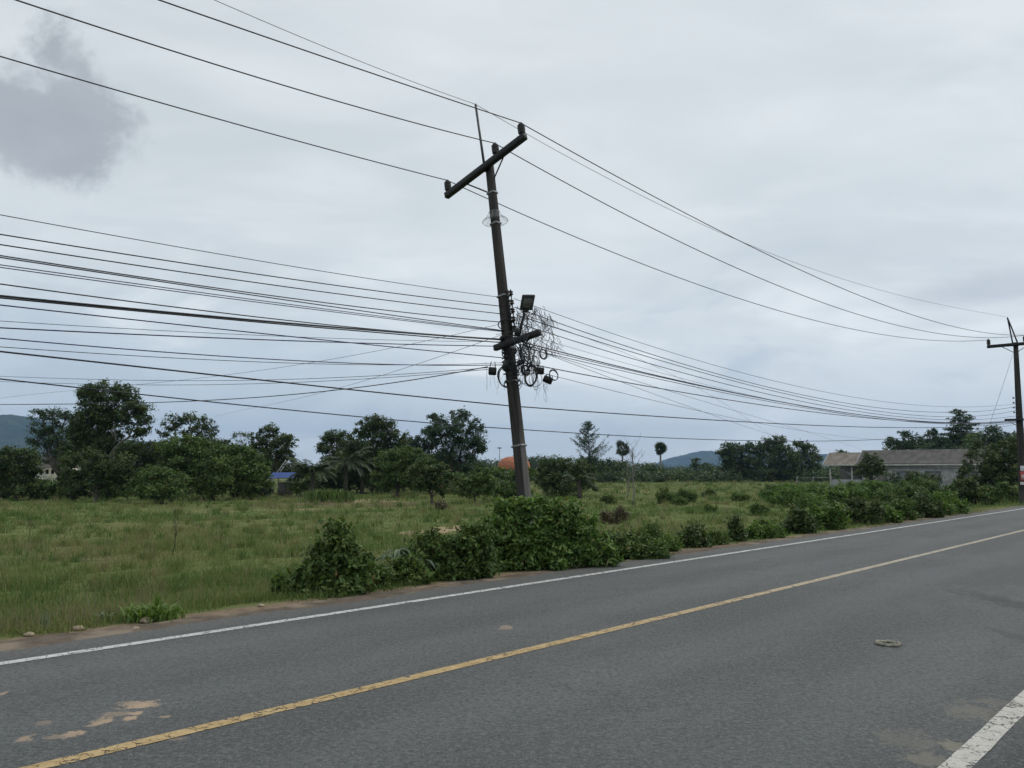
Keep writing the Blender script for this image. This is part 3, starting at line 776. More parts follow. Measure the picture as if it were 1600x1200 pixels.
vine = thing('dead_vine', 'dry leafless vine tangle hanging over the cables right of the leaning pole', 'vine', pix(835, 530, DP - .1))
o0 = pix(835, 530, DP - .1)
mb = MB(); mb2 = MB()
def vp(u, v): return pix(u, v, DP - .1 + rg.normal(0, .07)) - o0
for k in range(240):
    if k < 140: u, v = rg.uniform(806, 864), rg.uniform(478, 520); lim = 540
    elif k < 180: u, v = rg.uniform(838, 874), rg.uniform(518, 545); lim = 556
    else: u, v = rg.uniform(812, 842), rg.uniform(535, 568); lim = 582
    if u > 850 and v < 490: v += 15
    p = [vp(u, v)]; a = rg.normal(0, 5)
    for j in range(5):
        u += rg.normal(0, 1.8) + a * .25; v += rg.uniform(1.5, 5.5) if v < lim else rg.uniform(-3, 1); p.append(vp(u, v) * np.array([1, .6, 1]) + p[0] * np.array([0, .4, 0]))
    mb.tube(p, np.linspace(.0055, .0028, 6), 3, False)
for k in range(16):
    u, v = rg.uniform(806, 860), rg.uniform(480, 530); mb.tube([vp(u, v), vp(u + rg.normal(0, 14), v + rg.uniform(-4, 18)), vp(u + rg.normal(0, 22), v + rg.uniform(5, 35))], .006, 3, False)
mb.build('twig', M['bark'], vine)
for side_ in (0, 1):
    for k in range(13):
        mb2 = MB(); u, v = ((rg.uniform(836, 856), rg.uniform(585, 600)) if side_ else (rg.uniform(757, 792), rg.uniform(565, 590)))
        p = [vp(u, v)]; L = rg.uniform(8, 38)
        for j in range(5): u += rg.normal(0, 1.3); v += L / 5; p.append(vp(u, v) * np.array([1, .3, 1]))
        mb2.tube(p, .0022, 3, False); mb2.build('strand', M['bark'], vine)

# second pole, upright, at the right edge of the photograph
D2 = 40.2
B2 = pole_base(1600.5, D2); Z2 = float(pix(1587, 538, D2)[2]) - B2[2]
t2 = math.atan2((pix(1587, 538, D2)[0] - B2[0]), Z2)
az = np.array([math.sin(t2), 0, math.cos(t2)]); tvx = np.array([math.sin(R(45.6)), math.cos(R(45.6)), 0]); ay2 = tvx - az * (tvx @ az); ay2 /= np.linalg.norm(ay2); ax2 = np.cross(ay2, az)
M2 = frame(B2, ax2, ay2, az); A2 = np.stack([ax2, ay2, az], 1)
def wor2(p): return B2 + A2 @ np.asarray(p, float)
print('pole2', B2, 'H', Z2)
pole2 = thing('utility_pole', 'upright concrete utility pole standing at the far right by the house', 'utility pole', mat=M2)
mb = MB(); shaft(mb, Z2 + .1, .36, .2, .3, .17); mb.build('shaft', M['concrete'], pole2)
mb = MB(); mb.box((0, -.15, Z2 - .02), (2.55, .13, .16), None, .012); mb.build('crossarm', M['darksteel'], pole2)
INS2 = []
for x in (-1.2, .45, 1.2):
    insulator(pole2, (x, -.15, Z2 + .05), 1.3); INS2.append(wor2((x, -.15, Z2 + .4)))
for sx in (-1, 1):
    mb = MB(); mb.tube([(sx * .6, -.12, Z2 - .09), (sx * .35, -.12, Z2 - .25), (sx * .1, -.12, Z2 - .42)], .018, 5); mb.build('brace', M['darksteel'], pole2)
ap = (-.3, -.06, Z2 + 1.45)
for x in (-.1, .14):
    mb = MB(); mb.tube([(x, -.05, Z2 - .1), ((x + ap[0]) / 2, -.055, Z2 + .7), ap], .035, 4); mb.build('earth_wire_bracket', M['darksteel'], pole2)
SPIKE2 = wor2(ap)
zL = float((pix(1590, 656, D2) - B2)[2])
mb = MB(); mb.box((-.2, -.16, zL), (.85, .1, .12), None, .01); mb.build('lower_crossarm', M['darksteel'], pole2)
mb = MB(); mb.tube([(-.45, -.14, zL - .05), (-.3, -.14, zL - .17), (-.12, -.14, zL - .3)], .015, 5); mb.build('brace', M['darksteel'], pole2)
for z0 in (zL + .35, zL + .6, zL + .85, zL + 1.1): MB().lathe((-.2, -.1, z0), [(0, .035), (.02, .05), (.04, .034), (.06, .05), (.08, .035)], 10).build('spool_insulator', M['porcelain'], pole2, True)
# small notice boards strapped one above the other on the second pole
for (v0, v1, ma, lab) in ((728, 736, 'signwhite', 'upper white notice board strapped to the upright pole at the right edge'),
                          (737, 751, 'signred', 'red topped notice board strapped to the upright pole below the white one'),
                          (753, 757.5, 'signwhite', 'lowest small white notice strip strapped to the upright pole')):
    p0 = pix(1599, (v0 + v1) / 2, D2 - .27); s = D2 / F_PX
    r = thing('notice_board', lab, 'sign', p0, 'notice boards on the right hand pole')
    mb = MB(); mb.box((0.03, 0, 0), (.36, .02, (v1 - v0) * s), None, .004); mb.build('board', M[ma], r)
    if ma == 'signred':
        mb = MB(); mb.box((0.03, -.014, -.05), (.30, .006, (v1 - v0) * s * .55)); mb.build('panel', plain('pale pink panel', (.5, .38, .36), .6), r)
    mb = MB(); mb.box((0.03, .0, (v1 - v0) * s * .3), (.38, .028, .012)); mb.build('strap', M['steel'], r)

# ================================================================== CABLES (each a real sagging span)
def wire(name, label, px, A, E, r, mat='cable', group=None, ext=1.0, deg=3, ez=None, cat='cable', w=1.0):
    """px: photo pixels seen along the span; A: 3D start or None; the span hangs in the vertical plane through A and E"""
    A = np.asarray(A, float); E = np.asarray(E, float)
    h = (E - A)[:2]; L = np.linalg.norm(h); h = h / L; nrm = np.array([h[1], -h[0]])
    T = []; Z = []; Wt = []
    for (u, v) in px:
        d = ray(u, v); den_ = d[0] * nrm[0] + d[1] * nrm[1]; k = (A[:2] @ nrm) / den_
        p = d * k; T.append((p[:2] - A[:2]) @ h); Z.append(p[2] + CAM_H); Wt.append(1)
    if A.size == 3 and not np.isnan(A[2]): T.append(0); Z.append(A[2]); Wt.append(3)
    if E.size == 3 and not np.isnan(E[2]): T.append(L); Z.append(E[2]); Wt.append(w)
    dg_ = min(deg, len(T) - 1)
    cf = np.polyfit(np.array(T) / L, Z, dg_, w=Wt)
    tt = np.linspace(0, L * ext, 60); z = np.polyval(cf, tt / L)
    P = np.stack([A[0] + h[0] * tt, A[1] + h[1] * tt, z], 1)
    return P
def wobj(name, label, P, r, mat='cable', group=None, cat='cable'):
    if isinstance(P, list): P = np.concatenate([P[0][::-1], P[1][1:]])
    c0 = P[len(P) // 2]; mb = MB(); mb.tube(P - c0, r, 5); o = mb.build(name, M[mat], None, True); o.location = c0
    tag(o, label, cat, group); return o
SPAN = (B2 - B1)[:2]
def prev(p, dz=0.0):              # the same attachment on the pole before, out of frame on the left behind the viewer
    p = np.asarray(p, float); return np.array([p[0] - SPAN[0], p[1] - SPAN[1], p[2] + dz])
G1 = 'high voltage lines over the pole tops'
hv = [('power_line', 'black power line on the left and lowest insulator of the crossarm', INSW[0], INS2[0], [(0, 90), (165, 133), (480, 226), (660, 271)], [(860, 354), (1200, 481.5), (1275, 500), (1375, 522), (1450, 531.5), (1540, 533)], .011),
      ('power_line', 'black power line over the middle insulator of the crossarm', INSW[1], INS2[1], [(30, 0), (300, 92), (660, 193)], [(860, 272), (1255, 460), (1325, 487.5), (1375, 502), (1450, 519), (1525, 526)], .011),
      ('power_line', 'black power line on the right and highest insulator of the crossarm', INSW[2], INS2[2], [(250, 0), (440, 67), (660, 141.5), (741, 167)], [(860, 217), (1060, 325), (1340, 460), (1400, 486), (1475, 507), (1525, 515.5)], .011),
      ('earth_wire', 'thin grey earth wire over the bracket above the crossarm', SPIKE, SPIKE2, [(335, 0), (500, 70), (680, 141)], [(768, 176.7), (825, 208), (860, 228), (1100, 353), (1400, 460), (1475, 477.5), (1537, 487.5)], .006)]
for nm, lab, A, E, pl, pr, r in hv:
    L = wire(nm, lab, pl, A, prev(A, .0), r, ext=.62); Rr = wire(nm, lab, pr, A, E, r, deg=3)
    wobj(nm, lab, [L, Rr], r, 'earthwire' if nm == 'earth_wire' else 'cable', G1)
G2 = 'telephone cables running left from the leaning pole'
lefts = [(.006, 'cable', 'highest and thinnest cable left of the leaning pole, reaching the top of its insulator rack', [(0, 335.5), (400, 406.7), (480, 420), (712, 455)], (786, 465)),
 (.009, 'cable', 'second cable from the top left of the leaning pole', [(0, 366), (400, 428)], (788, 479)),
 (.009, 'cable', 'third cable from the top left of the leaning pole', [(0, 382), (400, 441.5)], (790, 491)),
 (.009, 'cable', 'fourth cable from the top left of the leaning pole, merging with the one below', [(0, 400), (150, 421), (400, 459)], (791, 504)),
 (.009, 'cable', 'fifth cable from the top left of the leaning pole, close under the fourth', [(0, 403), (150, 424), (400, 461), (687, 504)], (791, 517)),
 (.007, 'bluecable', 'upper of the two bluish cables left of the leaning pole', [(0, 413.5), (400, 469), (695, 506)], (792, 518)),
 (.007, 'bluecable', 'lower of the two bluish cables left of the leaning pole', [(0, 417.5), (400, 472), (695, 508)], (792, 519)),
 (.009, 'cable', 'single black cable just above the thick double cable on the left', [(0, 444), (400, 494), (625, 519)], (793, 530)),
 (.015, 'cable', 'thickest black cable bundle left of the leaning pole', [(0, 461.5), (400, 502), (575, 514)], (793, 531.5)),
 (.011, 'cable', 'black cable hugging the underside of the thickest bundle', [(0, 465), (400, 503.5), (675, 526)], (794, 536)),
 (.009, 'bluecable', 'dark blue cable below the thick bundle, ending under the lower crossarm', [(0, 476.5), (400, 520), (612, 542)], (796, 560)),
 (.004, 'cable', 'faintest thin wire below the thick bundle on the left', [(0, 501), (400, 525), (650, 531)], (794, 534)),
 (.009, 'bluecable', 'nearly level dark cable meeting the lower crossarm end from the left', [(0, 511.5), (400, 532), (600, 535.5)], (779, 541)),
 (.008, 'bluecable', 'flat dark cable reaching the junction box on the shaft from the left', [(0, 529), (400, 558.5), (625, 571)], (788, 570)),
 (.005, 'cable', 'thin flat cable just below the one reaching the junction box', [(0, 542), (400, 565), (625, 570.5)], (790, 566.5))]
for r, ma, lab, px, at in lefts:
    A = pix(*at, axp(at[1])[1]); wobj('telephone_cable', lab, wire('', '', px, A, prev(A, -.1), r, ext=.62), r, ma, G2)
G3 = 'telephone cables running right from the leaning pole'
def end2(u, v): return pix(u, v, D2)
rights = [(.006, 'cable', 'highest thin cable right of the leaning pole', [(840, 482), (940, 519), (1065, 556), (1200, 592.5), (1325, 617.5), (1425, 632), (1487, 637)], (803, 466), (1593, 630)),
 (.009, 'cable', 'second cable from the top right of the leaning pole', [(840, 494), (915, 517.5), (1040, 567), (1200, 603), (1300, 624), (1475, 645.5)], (805, 480), (1593, 634)),
 (.009, 'cable', 'third cable from the top right of the leaning pole', [(840, 505), (952, 537), (1065, 575), (1200, 609.5), (1350, 637.5), (1475, 652)], (807, 492), (1593, 640)),
 (.009, 'cable', 'fourth cable from the top right of the leaning pole', [(865, 524), (927, 542), (1002, 563), (1200, 617), (1375, 647), (1475, 656)], (809, 505), (1593, 649)),
 (.004, 'cable', 'very thin wire just above the thick pair of cables on the right', [(872, 537), (977, 567), (1040, 585), (1240, 632)], (812, 519), (1592, 653)),
 (.013, 'cable', 'thick black cable bundle right of the leaning pole', [(840, 541), (940, 566), (1040, 590), (1177, 620), (1400, 654), (1500, 661)], (814, 534), (1591, 656)),
 (.009, 'bluecable', 'bluish cable hugging the thick bundle on the right', [(840, 546), (940, 569), (1052, 595), (1240, 630.5), (1400, 655.5)], (815, 538), (1591, 657)),
 (.008, 'cable', 'black cable just below the bluish one on the right', [(865, 553), (915, 565), (1240, 635), (1425, 659)], (816, 543), (1591, 658)),
 (.011, 'cable', 'lowest long cable leaving the closure boxes on the right', [(840, 571), (940, 589), (1065, 614), (1200, 634), (1350, 652.5), (1475, 661)], (818, 567), (1591, 659))]
for r, ma, lab, px, at, e in rights:
    A = pix(*at, axp(at[1])[1]); wobj('telephone_cable', lab, wire('', '', px, A, end2(*e), r), r, ma, G3)
# two low cables that pass behind the leaning pole
G4 = 'low cables passing behind the leaning pole'
off = np.array([NV[0], NV[1], 0]) * .35
for r, lab, pl, pr, at, e in ((.012, 'thick low cable crossing behind the leaning pole below its coils', [(0, 549), (400, 593.5), (550, 609), (700, 624)], [(840, 637), (1090, 651.5), (1240, 665), (1325, 668), (1425, 667)], (806, 635), (1591, 660)),
                              (.009, 'lowest thin cable crossing behind the leaning pole above the orange roof', [(0, 592), (115, 605), (230, 617.5), (400, 635), (575, 652.5)], [(840, 673), (1100, 685), (1230, 690), (1375, 687.5), (1450, 681)], (813, 671), (1591, 662))):
    A = pix(*at, axp(at[1])[1] + .45)
    wobj('telephone_cable', lab, [wire('', '', pl, A, prev(A, 0), r, ext=.62), wire('', '', pr, A, end2(*e), r)], r, 'cable', G4)
# service drops to houses
G5 = 'service wires dropping to distant houses'
NAN = float('nan')
drops = [(.006, 'thin service wire sagging left, upper of a close pair above the big tree', [(0, 588), (160, 593), (400, 594), (575, 588), (712, 577.5)], (768, 574), (-42, 36, NAN), 1.0),
 (.006, 'thin service wire sagging left, lower of the close pair above the big tree', [(0, 596), (150, 600), (400, 600.5), (600, 590), (712, 579)], (766, 577), (-42, 38, NAN), 1.0),
 (.010, 'thick service wire sagging from the left closure box towards the left edge', [(0, 632), (120, 632), (240, 628), (400, 621), (550, 607)], (762, 573), (-42, 34, NAN), 1.0),
 (.0045, 'thin service wire crossing the others from the rack down to the left edge', [(0, 622), (110, 611), (280, 594), (400, 578), (575, 554), (675, 530)], (786, 505), (-46, 50, NAN), 1.0),
 (.0055, 'thin service wire dropping behind the trees left of the leaning pole', [(345, 649), (400, 636), (537, 605), (650, 570), (737, 536)], (790, 521), tuple(pix(335, 651, 63)), 1.0),
 (.006, 'service wire dropping right to the tan roof, lowest at its start', [(865, 587), (965, 612), (1052, 635), (1135, 650), (1240, 671), (1300, 680)], (824, 577), tuple(pix(1395, 690, 84)), 1.0),
 (.006, 'steepest service wire dropping right behind the dark tree clump', [(865, 554), (915, 566), (990, 600), (1090, 644), (1177, 672), (1230, 686)], (815, 540), tuple(pix(1310, 705, 86)), 1.0),
 (.006, 'service wire dropping right to the ridge of the tan roof', [(890, 557), (927, 576), (1027, 607), (1127, 635), (1240, 669), (1275, 679)], (816, 541), tuple(pix(1352, 705, 83)), 1.0),
 (.004, 'faintest service wire dropping right from the vine tangle', [(890, 507), (922, 511), (990, 562), (1065, 602), (1165, 650)], (806, 494), tuple(pix(1338, 700, 88)), 1.0)]
for r, lab, px, at, E, w in drops:
    A = pix(*at, axp(at[1])[1]); wobj('service_wire', lab, wire('', '', px, A, E, r, ext=1.0 if not np.isnan(E[2]) else .75, deg=3, w=1), r, 'cable', G5)
P = np.array([pix(1582.5, 553, D2 - .5), pix(1575, 578, D2 - .9), pix(1561, 620, D2 - 1.5), pix(1549, 655, D2 - 2.0), pix(1541, 690, D2 - 2.4), pix(1534, 735, D2 - 2.8)])
wobj('guy_wire', 'thin slanting stay wire hanging from the crossarm of the right hand pole', P, .008, 'earthwire')

# ================================================================== HOUSES AND SMALL BUILDINGS
def place(o, p, yaw): o.location = tuple(float(q) for q in p); o.rotation_euler = (0, 0, yaw)
def roof_sheet(mb, W, Dp, zE, zR, over, pitch=.16, th=.03, amp=.022):
    """corrugated gable: ridge along x at y = Dp/2; eaves at y = 0 and y = Dp"""
    n = int((W + 2 * over) / (pitch / 4)); xs = np.linspace(-W / 2 - over, W / 2 + over, n)
    wv = amp * np.sin(xs / pitch * 2 * math.pi)
    sl = (zR - zE) / (Dp / 2)
    for y0, z0, y1, z1 in ((-over, zE - sl * over, Dp / 2, zR), (Dp + over, zE - sl * over, Dp / 2 + .02, zR + .004)):
        V = []
        for q in range(5):
            f = q / 4; lap = .02 * (1 - (f * 4 % 1)) if q < 4 else 0
            V.append(np.stack([xs, np.full(n, y0 + (y1 - y0) * f), z0 + (z1 - z0) * f + wv + lap], 1))
        V = np.concatenate(V); Vb = V - np.array([0, 0, th])
        F = []
        for k, offs in ((0, 0), (1, 5 * n)):
            for q in range(4):
                for i in range(n - 1):
                    a = offs + q * n + i; F.append((a, a + 1, a + n + 1, a + n))
        for i in range(n - 1): F.append((i, i + 1, i + 1 + 5 * n, i + 5 * n))
        mb.add(np.concatenate([V, Vb]), F)
def barge(mb, x, Dp, zE, zR, over, w=.16, t=.03):
    sl = (zR - zE) / (Dp / 2)
    for s in (0, 1):
        ya, yb = (-over, Dp / 2) if s == 0 else (Dp + over, Dp / 2)
        za = zE - sl * over
        V = [(x - t / 2, ya, za - w + .04), (x + t / 2, ya, za - w + .04), (x + t / 2, ya, za + .06), (x - t / 2, ya, za + .06),
             (x - t / 2, yb, zR - w + .04), (x + t / 2, yb, zR - w + .04), (x + t / 2, yb, zR + .06), (x - t / 2, yb, zR + .06)]
        mb.add(V, [(0, 1, 2, 3), (7, 6, 5, 4), (0, 4, 5, 1), (1, 5, 6, 2), (2, 6, 7, 3), (3, 7, 4, 0)])
def wall_with_gables(mb, W, Dp, z0, zE, zR, t=.15):
    hx = W / 2
    mb.box((0, t / 2, (z0 + zE) / 2), (W, t, zE - z0)); mb.box((0, Dp - t / 2, (z0 + zE) / 2), (W, t, zE - z0))
    for sx in (-1, 1):
        xa = sx * hx; xb = sx * (hx - t)
        V = []
        for x in (xa, xb): V += [(x, t, z0), (x, Dp - t, z0), (x, Dp - t, zE), (x, Dp / 2, zR - .05), (x, t, zE)]
        mb.add(V, [(0, 1, 2, 3, 4), (9, 8, 7, 6, 5), (0, 5, 6, 1), (1, 6, 7, 2), (2, 7, 8, 3), (3, 8, 9, 4), (4, 9, 5, 0)])
def window(root, x, zb, w, h, bars=7):
    mb = MB()
    for q in (-1, 1): mb.box((x + q * (w / 2 + .03), -.02, zb + h / 2), (.06, .06, h + .12)); mb.box((x, -.02, zb + h / 2 + q * (h / 2 + .03)), (w, .06, .06))
    f = mb.build('window', M['greywall'], root)
    mb = MB(); mb.box((x, -.006, zb + h / 2), (w, .012, h)); mb.build('pane', M['darkglass'], f)
    mb = MB()
    for q in range(bars): mb.box((x, -.025, zb + h * (q + .5) / bars), (w, .012, h / bars * .45), Matrix.Rotation(.5, 3, 'X'))
    mb.build('louvre', M['steel'], f)

DH = 80.0; YAW = R(-34)
hp = pix(1456, 738, DH); hp[2] = FIELD_Z
big = thing('house', 'low white house with a dark grey corrugated roof behind the roadside bushes', 'house', hp); place(big, hp, YAW)
Wd, Dp = 13.2, 7.6; zE = 3.05; zR = 4.42
mb = MB(); wall_with_gables(mb, Wd, Dp, -.1, zE - .05, zR - .1); mb.build('wall', M['whitewall'], big)
mb = MB(); roof_sheet(mb, Wd, Dp, zE, zR, .5); mb.build('roof', M['roofgrey'], big)
for x in (-Wd / 2 - .52, Wd / 2 + .52): mb = MB(); barge(mb, x, Dp, zE, zR, .5); mb.build('barge_board', M['fascia'], big)
mb = MB(); mb.box((0, -.53, zE - .30), (Wd + .9, .03, .16)); mb.build('fascia', M['fascia'], big)
mb = MB(); mb.box((0, -.03, zE - .62), (Wd, .06, .10)); mb.box((0, -.03, .55), (Wd, .06, .5)); mb.build('plinth', M['greywall'], big)
for x, w in ((-2.6, .95), (.1, 1.45), (3.3, 1.45)): window(big, x, .95, w, 1.15)
mb = MB(); mb.box((-4.7, -.03, .98), (.9, .05, 2.05), None, .01); mb.build('door', M['timber'], big)

hp2 = pix(1345, 738, 84); hp2[2] = FIELD_Z
por = thing('porch_house', 'open fronted pale building with a tan corrugated roof left of the white house', 'building', hp2); place(por, hp2, YAW)
Wd, Dp = 6.6, 6.4; zE = 2.98; zR = 4.2
mb = MB(); roof_sheet(mb, Wd, Dp, zE, zR, .45); mb.build('roof', M['rooftan'], por)
for x in (-Wd / 2 - .47, Wd / 2 + .47): mb = MB(); barge(mb, x, Dp, zE, zR, .45); mb.build('barge_board', M['fascia'], por)
mb = MB(); mb.box((0, -.48, zE - .22), (Wd + .8, .03, .15)); mb.build('fascia', M['fascia'], por)
for x in (-3.1, -.9, 1.2, 3.1):
    mb = MB(); mb.box((x, .1, (zE - .1) / 2), (.16, .16, zE + .1), None, .01); mb.build('post', M['fascia'], por)
mb = MB(); mb.box((0, .1, .62), (Wd - .3, .1, 1.24)); mb.build('low_wall', M['greywall'], por)
mb = MB(); mb.box((0, Dp - .1, 1.4), (Wd, .14, 2.85)); mb.box((Wd / 2 - .08, Dp / 2, 1.4), (.14, Dp - .5, 2.85)); mb.build('back_wall', M['timber'], por)
mb = MB(); mb.box((-1.2, 1.2, 1.75), (2.0, .2, .28), Matrix.Rotation(.62, 3, 'Y')); mb.build('stair_rail', M['whitewall'], por)

fp_ = pix(1272, 745, 92); fp_[2] = float(gz(fp_[0], fp_[1]))
rail = thing('rail_fence', 'plain grey pipe rail fence between the dark tree clump and the tan roof', 'fence', fp_)
for x in (-2.0, -.1, 1.9):
    mb = MB(); mb.box((x, 0, .75), (.11, .11, 1.5), None, .01); mb.build('post', M['steel'], rail)
for z in (1.35, .85):
    mb = MB(); mb.tube([(-2.0, -.08, z), (0, -.08, z - .01), (2.4, -.08, z)], .028, 6); mb.build('rail', M['steel'], rail)

wp = pix(76, 738, 70); wp[2] = float(gz(wp[0], wp[1]))
wh = thing('white_hut', 'cream white hut with three small dark vents glimpsed between the trees on the left', 'hut', wp); place(wh, wp, R(6))
Wd, Dp = 2.6, 3.4; zE = 2.62; zR = 3.5
mb = MB(); wall_with_gables(mb, Wd, Dp, -.1, zE - .04, zR - .05); mb.build('wall', plain('cream wall', (.60, .57, .47), .85, .2, 0, .15, 2), wh)
mb = MB(); roof_sheet(mb, Wd, Dp, zE, zR, .4); mb.build('roof', M['roofgrey'], wh)
for x in (-.62, -.12, .34):
    mb = MB(); mb.box((x, -.012, 2.05), (.24, .03, .38), None, .0); mb.build('vent', M['void'], wh)
    
bp = pix(439, 738, 66); bp[2] = float(gz(bp[0], bp[1]))
sh = thing('blue_roof_shelter', 'small open shelter with a blue sheet roof between the trees', 'shelter', bp); place(sh, bp, R(-6))
zz = 1.62
mb = MB(); roof_sheet(mb, 2.0, 1.9, zz, zz + .42, .12, .12, .02, .012); mb.build('roof', M['bluetarp'], sh)
for x in (-.95, .95):
    for y in (.1, 1.8):
        mb = MB(); mb.tube([(x, y, -.1), (x, y, .8), (x, y, zz - .03)], .045, 6); mb.build('post', M['timber'], sh)
mb = MB(); mb.box((-.3, 1.75, .6), (1.3, .04, 1.2)); mb.build('back_panel', M['timber'], sh)
# thin lattice ladder leaning behind the shelter
lp = pix(444, 738, 68); lp[2] = float(gz(lp[0], lp[1]))
mb = MB()
a = pix(436, 737, 68) - lp; b = pix(449, 719, 68) - lp; a = a + (a - b) * 1.9
for q in (-.12, .12): mb.tube([a + np.array([q, 0, 0]), (a + b) / 2 + np.array([q, 0, 0]), b + np.array([q, 0, 0])], .03, 5)
for k in range(12): p = a + (b - a) * (k + .5) / 12; mb.tube([p + np.array([-.12, 0, 0]), p, p + np.array([.12, 0, 0])], .02, 4)
o = mb.build('ladder', M['fascia']); o.location = tuple(lp); tag(o, 'pale ladder leaning into the trees above the blue sheet roof', 'ladder')

op = pix(803, 738, 120); op[2] = float(gz(op[0], op[1])); s = 120 / F_PX
dm = thing('domed_hut', 'round hut with an orange domed roof beyond the bushes behind the leaning pole', 'hut', op)
zt = float(pix(803, 713.5, 120)[2] - op[2]); rr_ = 25.5 * s
mb = MB(); prof = [(zt - 1.75 - .25, rr_ * 1.02)] + [(zt - 1.75 + 1.75 * math.sin(a), max(.02, rr_ * math.cos(a) ** .62)) for a in np.linspace(0, 1.5, 10)]
mb.lathe((0, 0, 0), prof, 26); mb.build('roof', M['orange'], dm, True)
mb = MB(); mb.lathe((0, 0, 0), [(-.1, rr_ * .93), (zt - 1.95, rr_ * .93)], 20); mb.build('wall', M['whitewall'], dm)
mb = MB(); mb.lathe((0, 0, 0), [(zt - .02, .1), (zt + .15, .14), (zt + .3, .03)], 8); mb.build('finial', M['orange'], dm)
# lamp mast far off
mp = pix(780.5, 738, 170); mp[2] = float(gz(mp[0], mp[1])); mh = float(pix(780.5, 700, 170)[2] - mp[2])
ms = thing('lamp_mast', 'slim grey lamp mast far behind the orange domed roof', 'mast', mp)
mb = MB(); mb.tube([(0, 0, -.1), (0, 0, mh * .5), (0, 0, mh)], [.13, .1, .07], 6); mb.build('post', M['steel'], ms)
mb = MB(); mb.box((0, 0, mh), (.9, .3, .22), None, .03); mb.build('lamp_head', M['lampgrey'], ms)

# ================================================================== TREES
GL = 'trees along the left far side of the field'
tree('broadleaf_tree', 'tallest spreading tree on the left with pale bare branches under a domed crown', 'tree', 152, 778,
     [(165, 610, 32, 16), (140, 618, 22, 18), (193, 616, 24, 16), (152, 640, 34, 26), (205, 640, 30, 20), (222, 652, 15, 14), (178, 655, 26, 20),
      (214, 672, 20, 11), (140, 674, 28, 20), (166, 684, 24, 18), (128, 668, 24, 26), (150, 700, 30, 24), (118, 700, 26, 28), (168, 690, 18, 18)], 'evergreen', .17, 3.4, seed=1, bark='palebark', tr=.22, group=GL, clump=.22, twigs=8)
tree('feathery_tree', 'feathery dark tree with drooping leaves close left of the tallest tree', 'tree', 101, 778,
     [(62, 648, 18, 9), (82, 650, 22, 12), (66, 672, 22, 14), (92, 676, 22, 20), (58, 690, 16, 9), (85, 705, 26, 22), (102, 655, 14, 14)], 'bluegreen', .20, 3.0, D=66, seed=2, group=GL, droop=.8, aspect=.3)
tree('airy_tree', 'airy round topped tree standing right of the tallest tree', 'tree', 296, 776,
     [(290, 655, 22, 12), (268, 660, 18, 12), (318, 660, 18, 12), (332, 672, 12, 9), (258, 676, 12, 9), (300, 676, 26, 14), (322, 690, 24, 14)], 'evergreen', .16, 2.2, D=66, seed=3, group=GL, clump=.2, kcl=.8)
tree('small_tree', 'thin half bare tree between the airy tree and the shelter', 'tree', 378, 770, [(374, 678, 12, 5), (366, 684, 6, 5), (388, 680, 9, 6), (378, 692, 9, 5)], 'greyleaf', .14, 1.1, D=75, seed=4, bark='palebark', tr=.08, group=GL, twigs=14)
tree('dark_tree', 'dark clumped tree with two uneven crowns behind the blue sheet roof', 'tree', 424, 774,
     [(420, 674, 16, 11), (404, 690, 16, 15), (448, 686, 18, 9), (434, 698, 24, 14), (416, 715, 26, 18), (446, 716, 16, 16), (396, 712, 12, 12)], 'evergreen', .17, 3.2, D=72, seed=5, group=GL)
tree('rounded_tree', 'round topped tree rising behind the coconut palm', 'tree', 528, 770, [(527, 682, 22, 14), (510, 698, 14, 16), (545, 698, 20, 16), (528, 712, 28, 22)], 'evergreen', .18, 3.4, D=80, seed=6, group=GL)
tree('broadleaf_tree', 'dense high tree in the middle of the left grove', 'tree', 590, 772,
     [(590, 662, 26, 14), (568, 672, 18, 16), (606, 672, 24, 16), (578, 694, 32, 22), (612, 700, 30, 24), (560, 714, 26, 24), (600, 726, 36, 26), (632, 690, 14, 16)], 'evergreen', .18, 3.4, D=76, seed=7, group=GL)
tree('feathery_tree', 'tall feathery tree with loose tips nearest the leaning pole', 'tree', 706, 774,
     [(680, 654, 14, 12), (718, 650, 18, 11), (742, 668, 16, 14), (702, 668, 32, 16), (672, 682, 24, 20), (728, 692, 28, 24), (694, 706, 34, 26), (748, 700, 12, 18), (655, 700, 18, 18), (720, 724, 34, 20)],
     'bluegreen', .17, 2.9, D=74, seed=8, group=GL, kcl=.9, twigs=12)
tree('bushy_tree', 'wide bushy tree with a lighter green dome left of the shelter', 'tree', 330, 782,
     [(272, 700, 30, 20), (300, 692, 26, 12), (330, 712, 34, 20), (290, 722, 40, 24), (370, 716, 32, 22), (398, 735, 22, 28), (340, 742, 50, 32), (385, 752, 36, 26), (300, 752, 40, 26)], 'midgreen', .17, 3.6, seed=9, group=GL)
tree('bushy_tree', 'low leafy tree with a yellow green patch in front of the left grove', 'tree', 244, 787,
     [(240, 742, 26, 14), (262, 754, 28, 20), (225, 752, 18, 14), (236, 768, 32, 16), (270, 772, 24, 12)], 'midgreen', .15, 3.6, seed=10, group=GL)
tree('broad_bush', 'broad dark bush at the left edge hiding the cream hut', 'bush', 24, 782,
     [(20, 710, 34, 14), (48, 718, 16, 12), (-6, 725, 40, 24), (30, 740, 32, 22), (8, 760, 44, 20), (50, 764, 26, 16)], 'evergreen', .16, 3.6, seed=11, group=GL)
tree('broad_bush', 'dark bush under the tallest tree on the left', 'bush', 150, 784,
     [(112, 735, 14, 24), (140, 728, 30, 24), (182, 732, 30, 24), (200, 750, 24, 26), (115, 762, 26, 18), (160, 760, 36, 22)], 'evergreen', .16, 3.4, seed=12, group=GL)
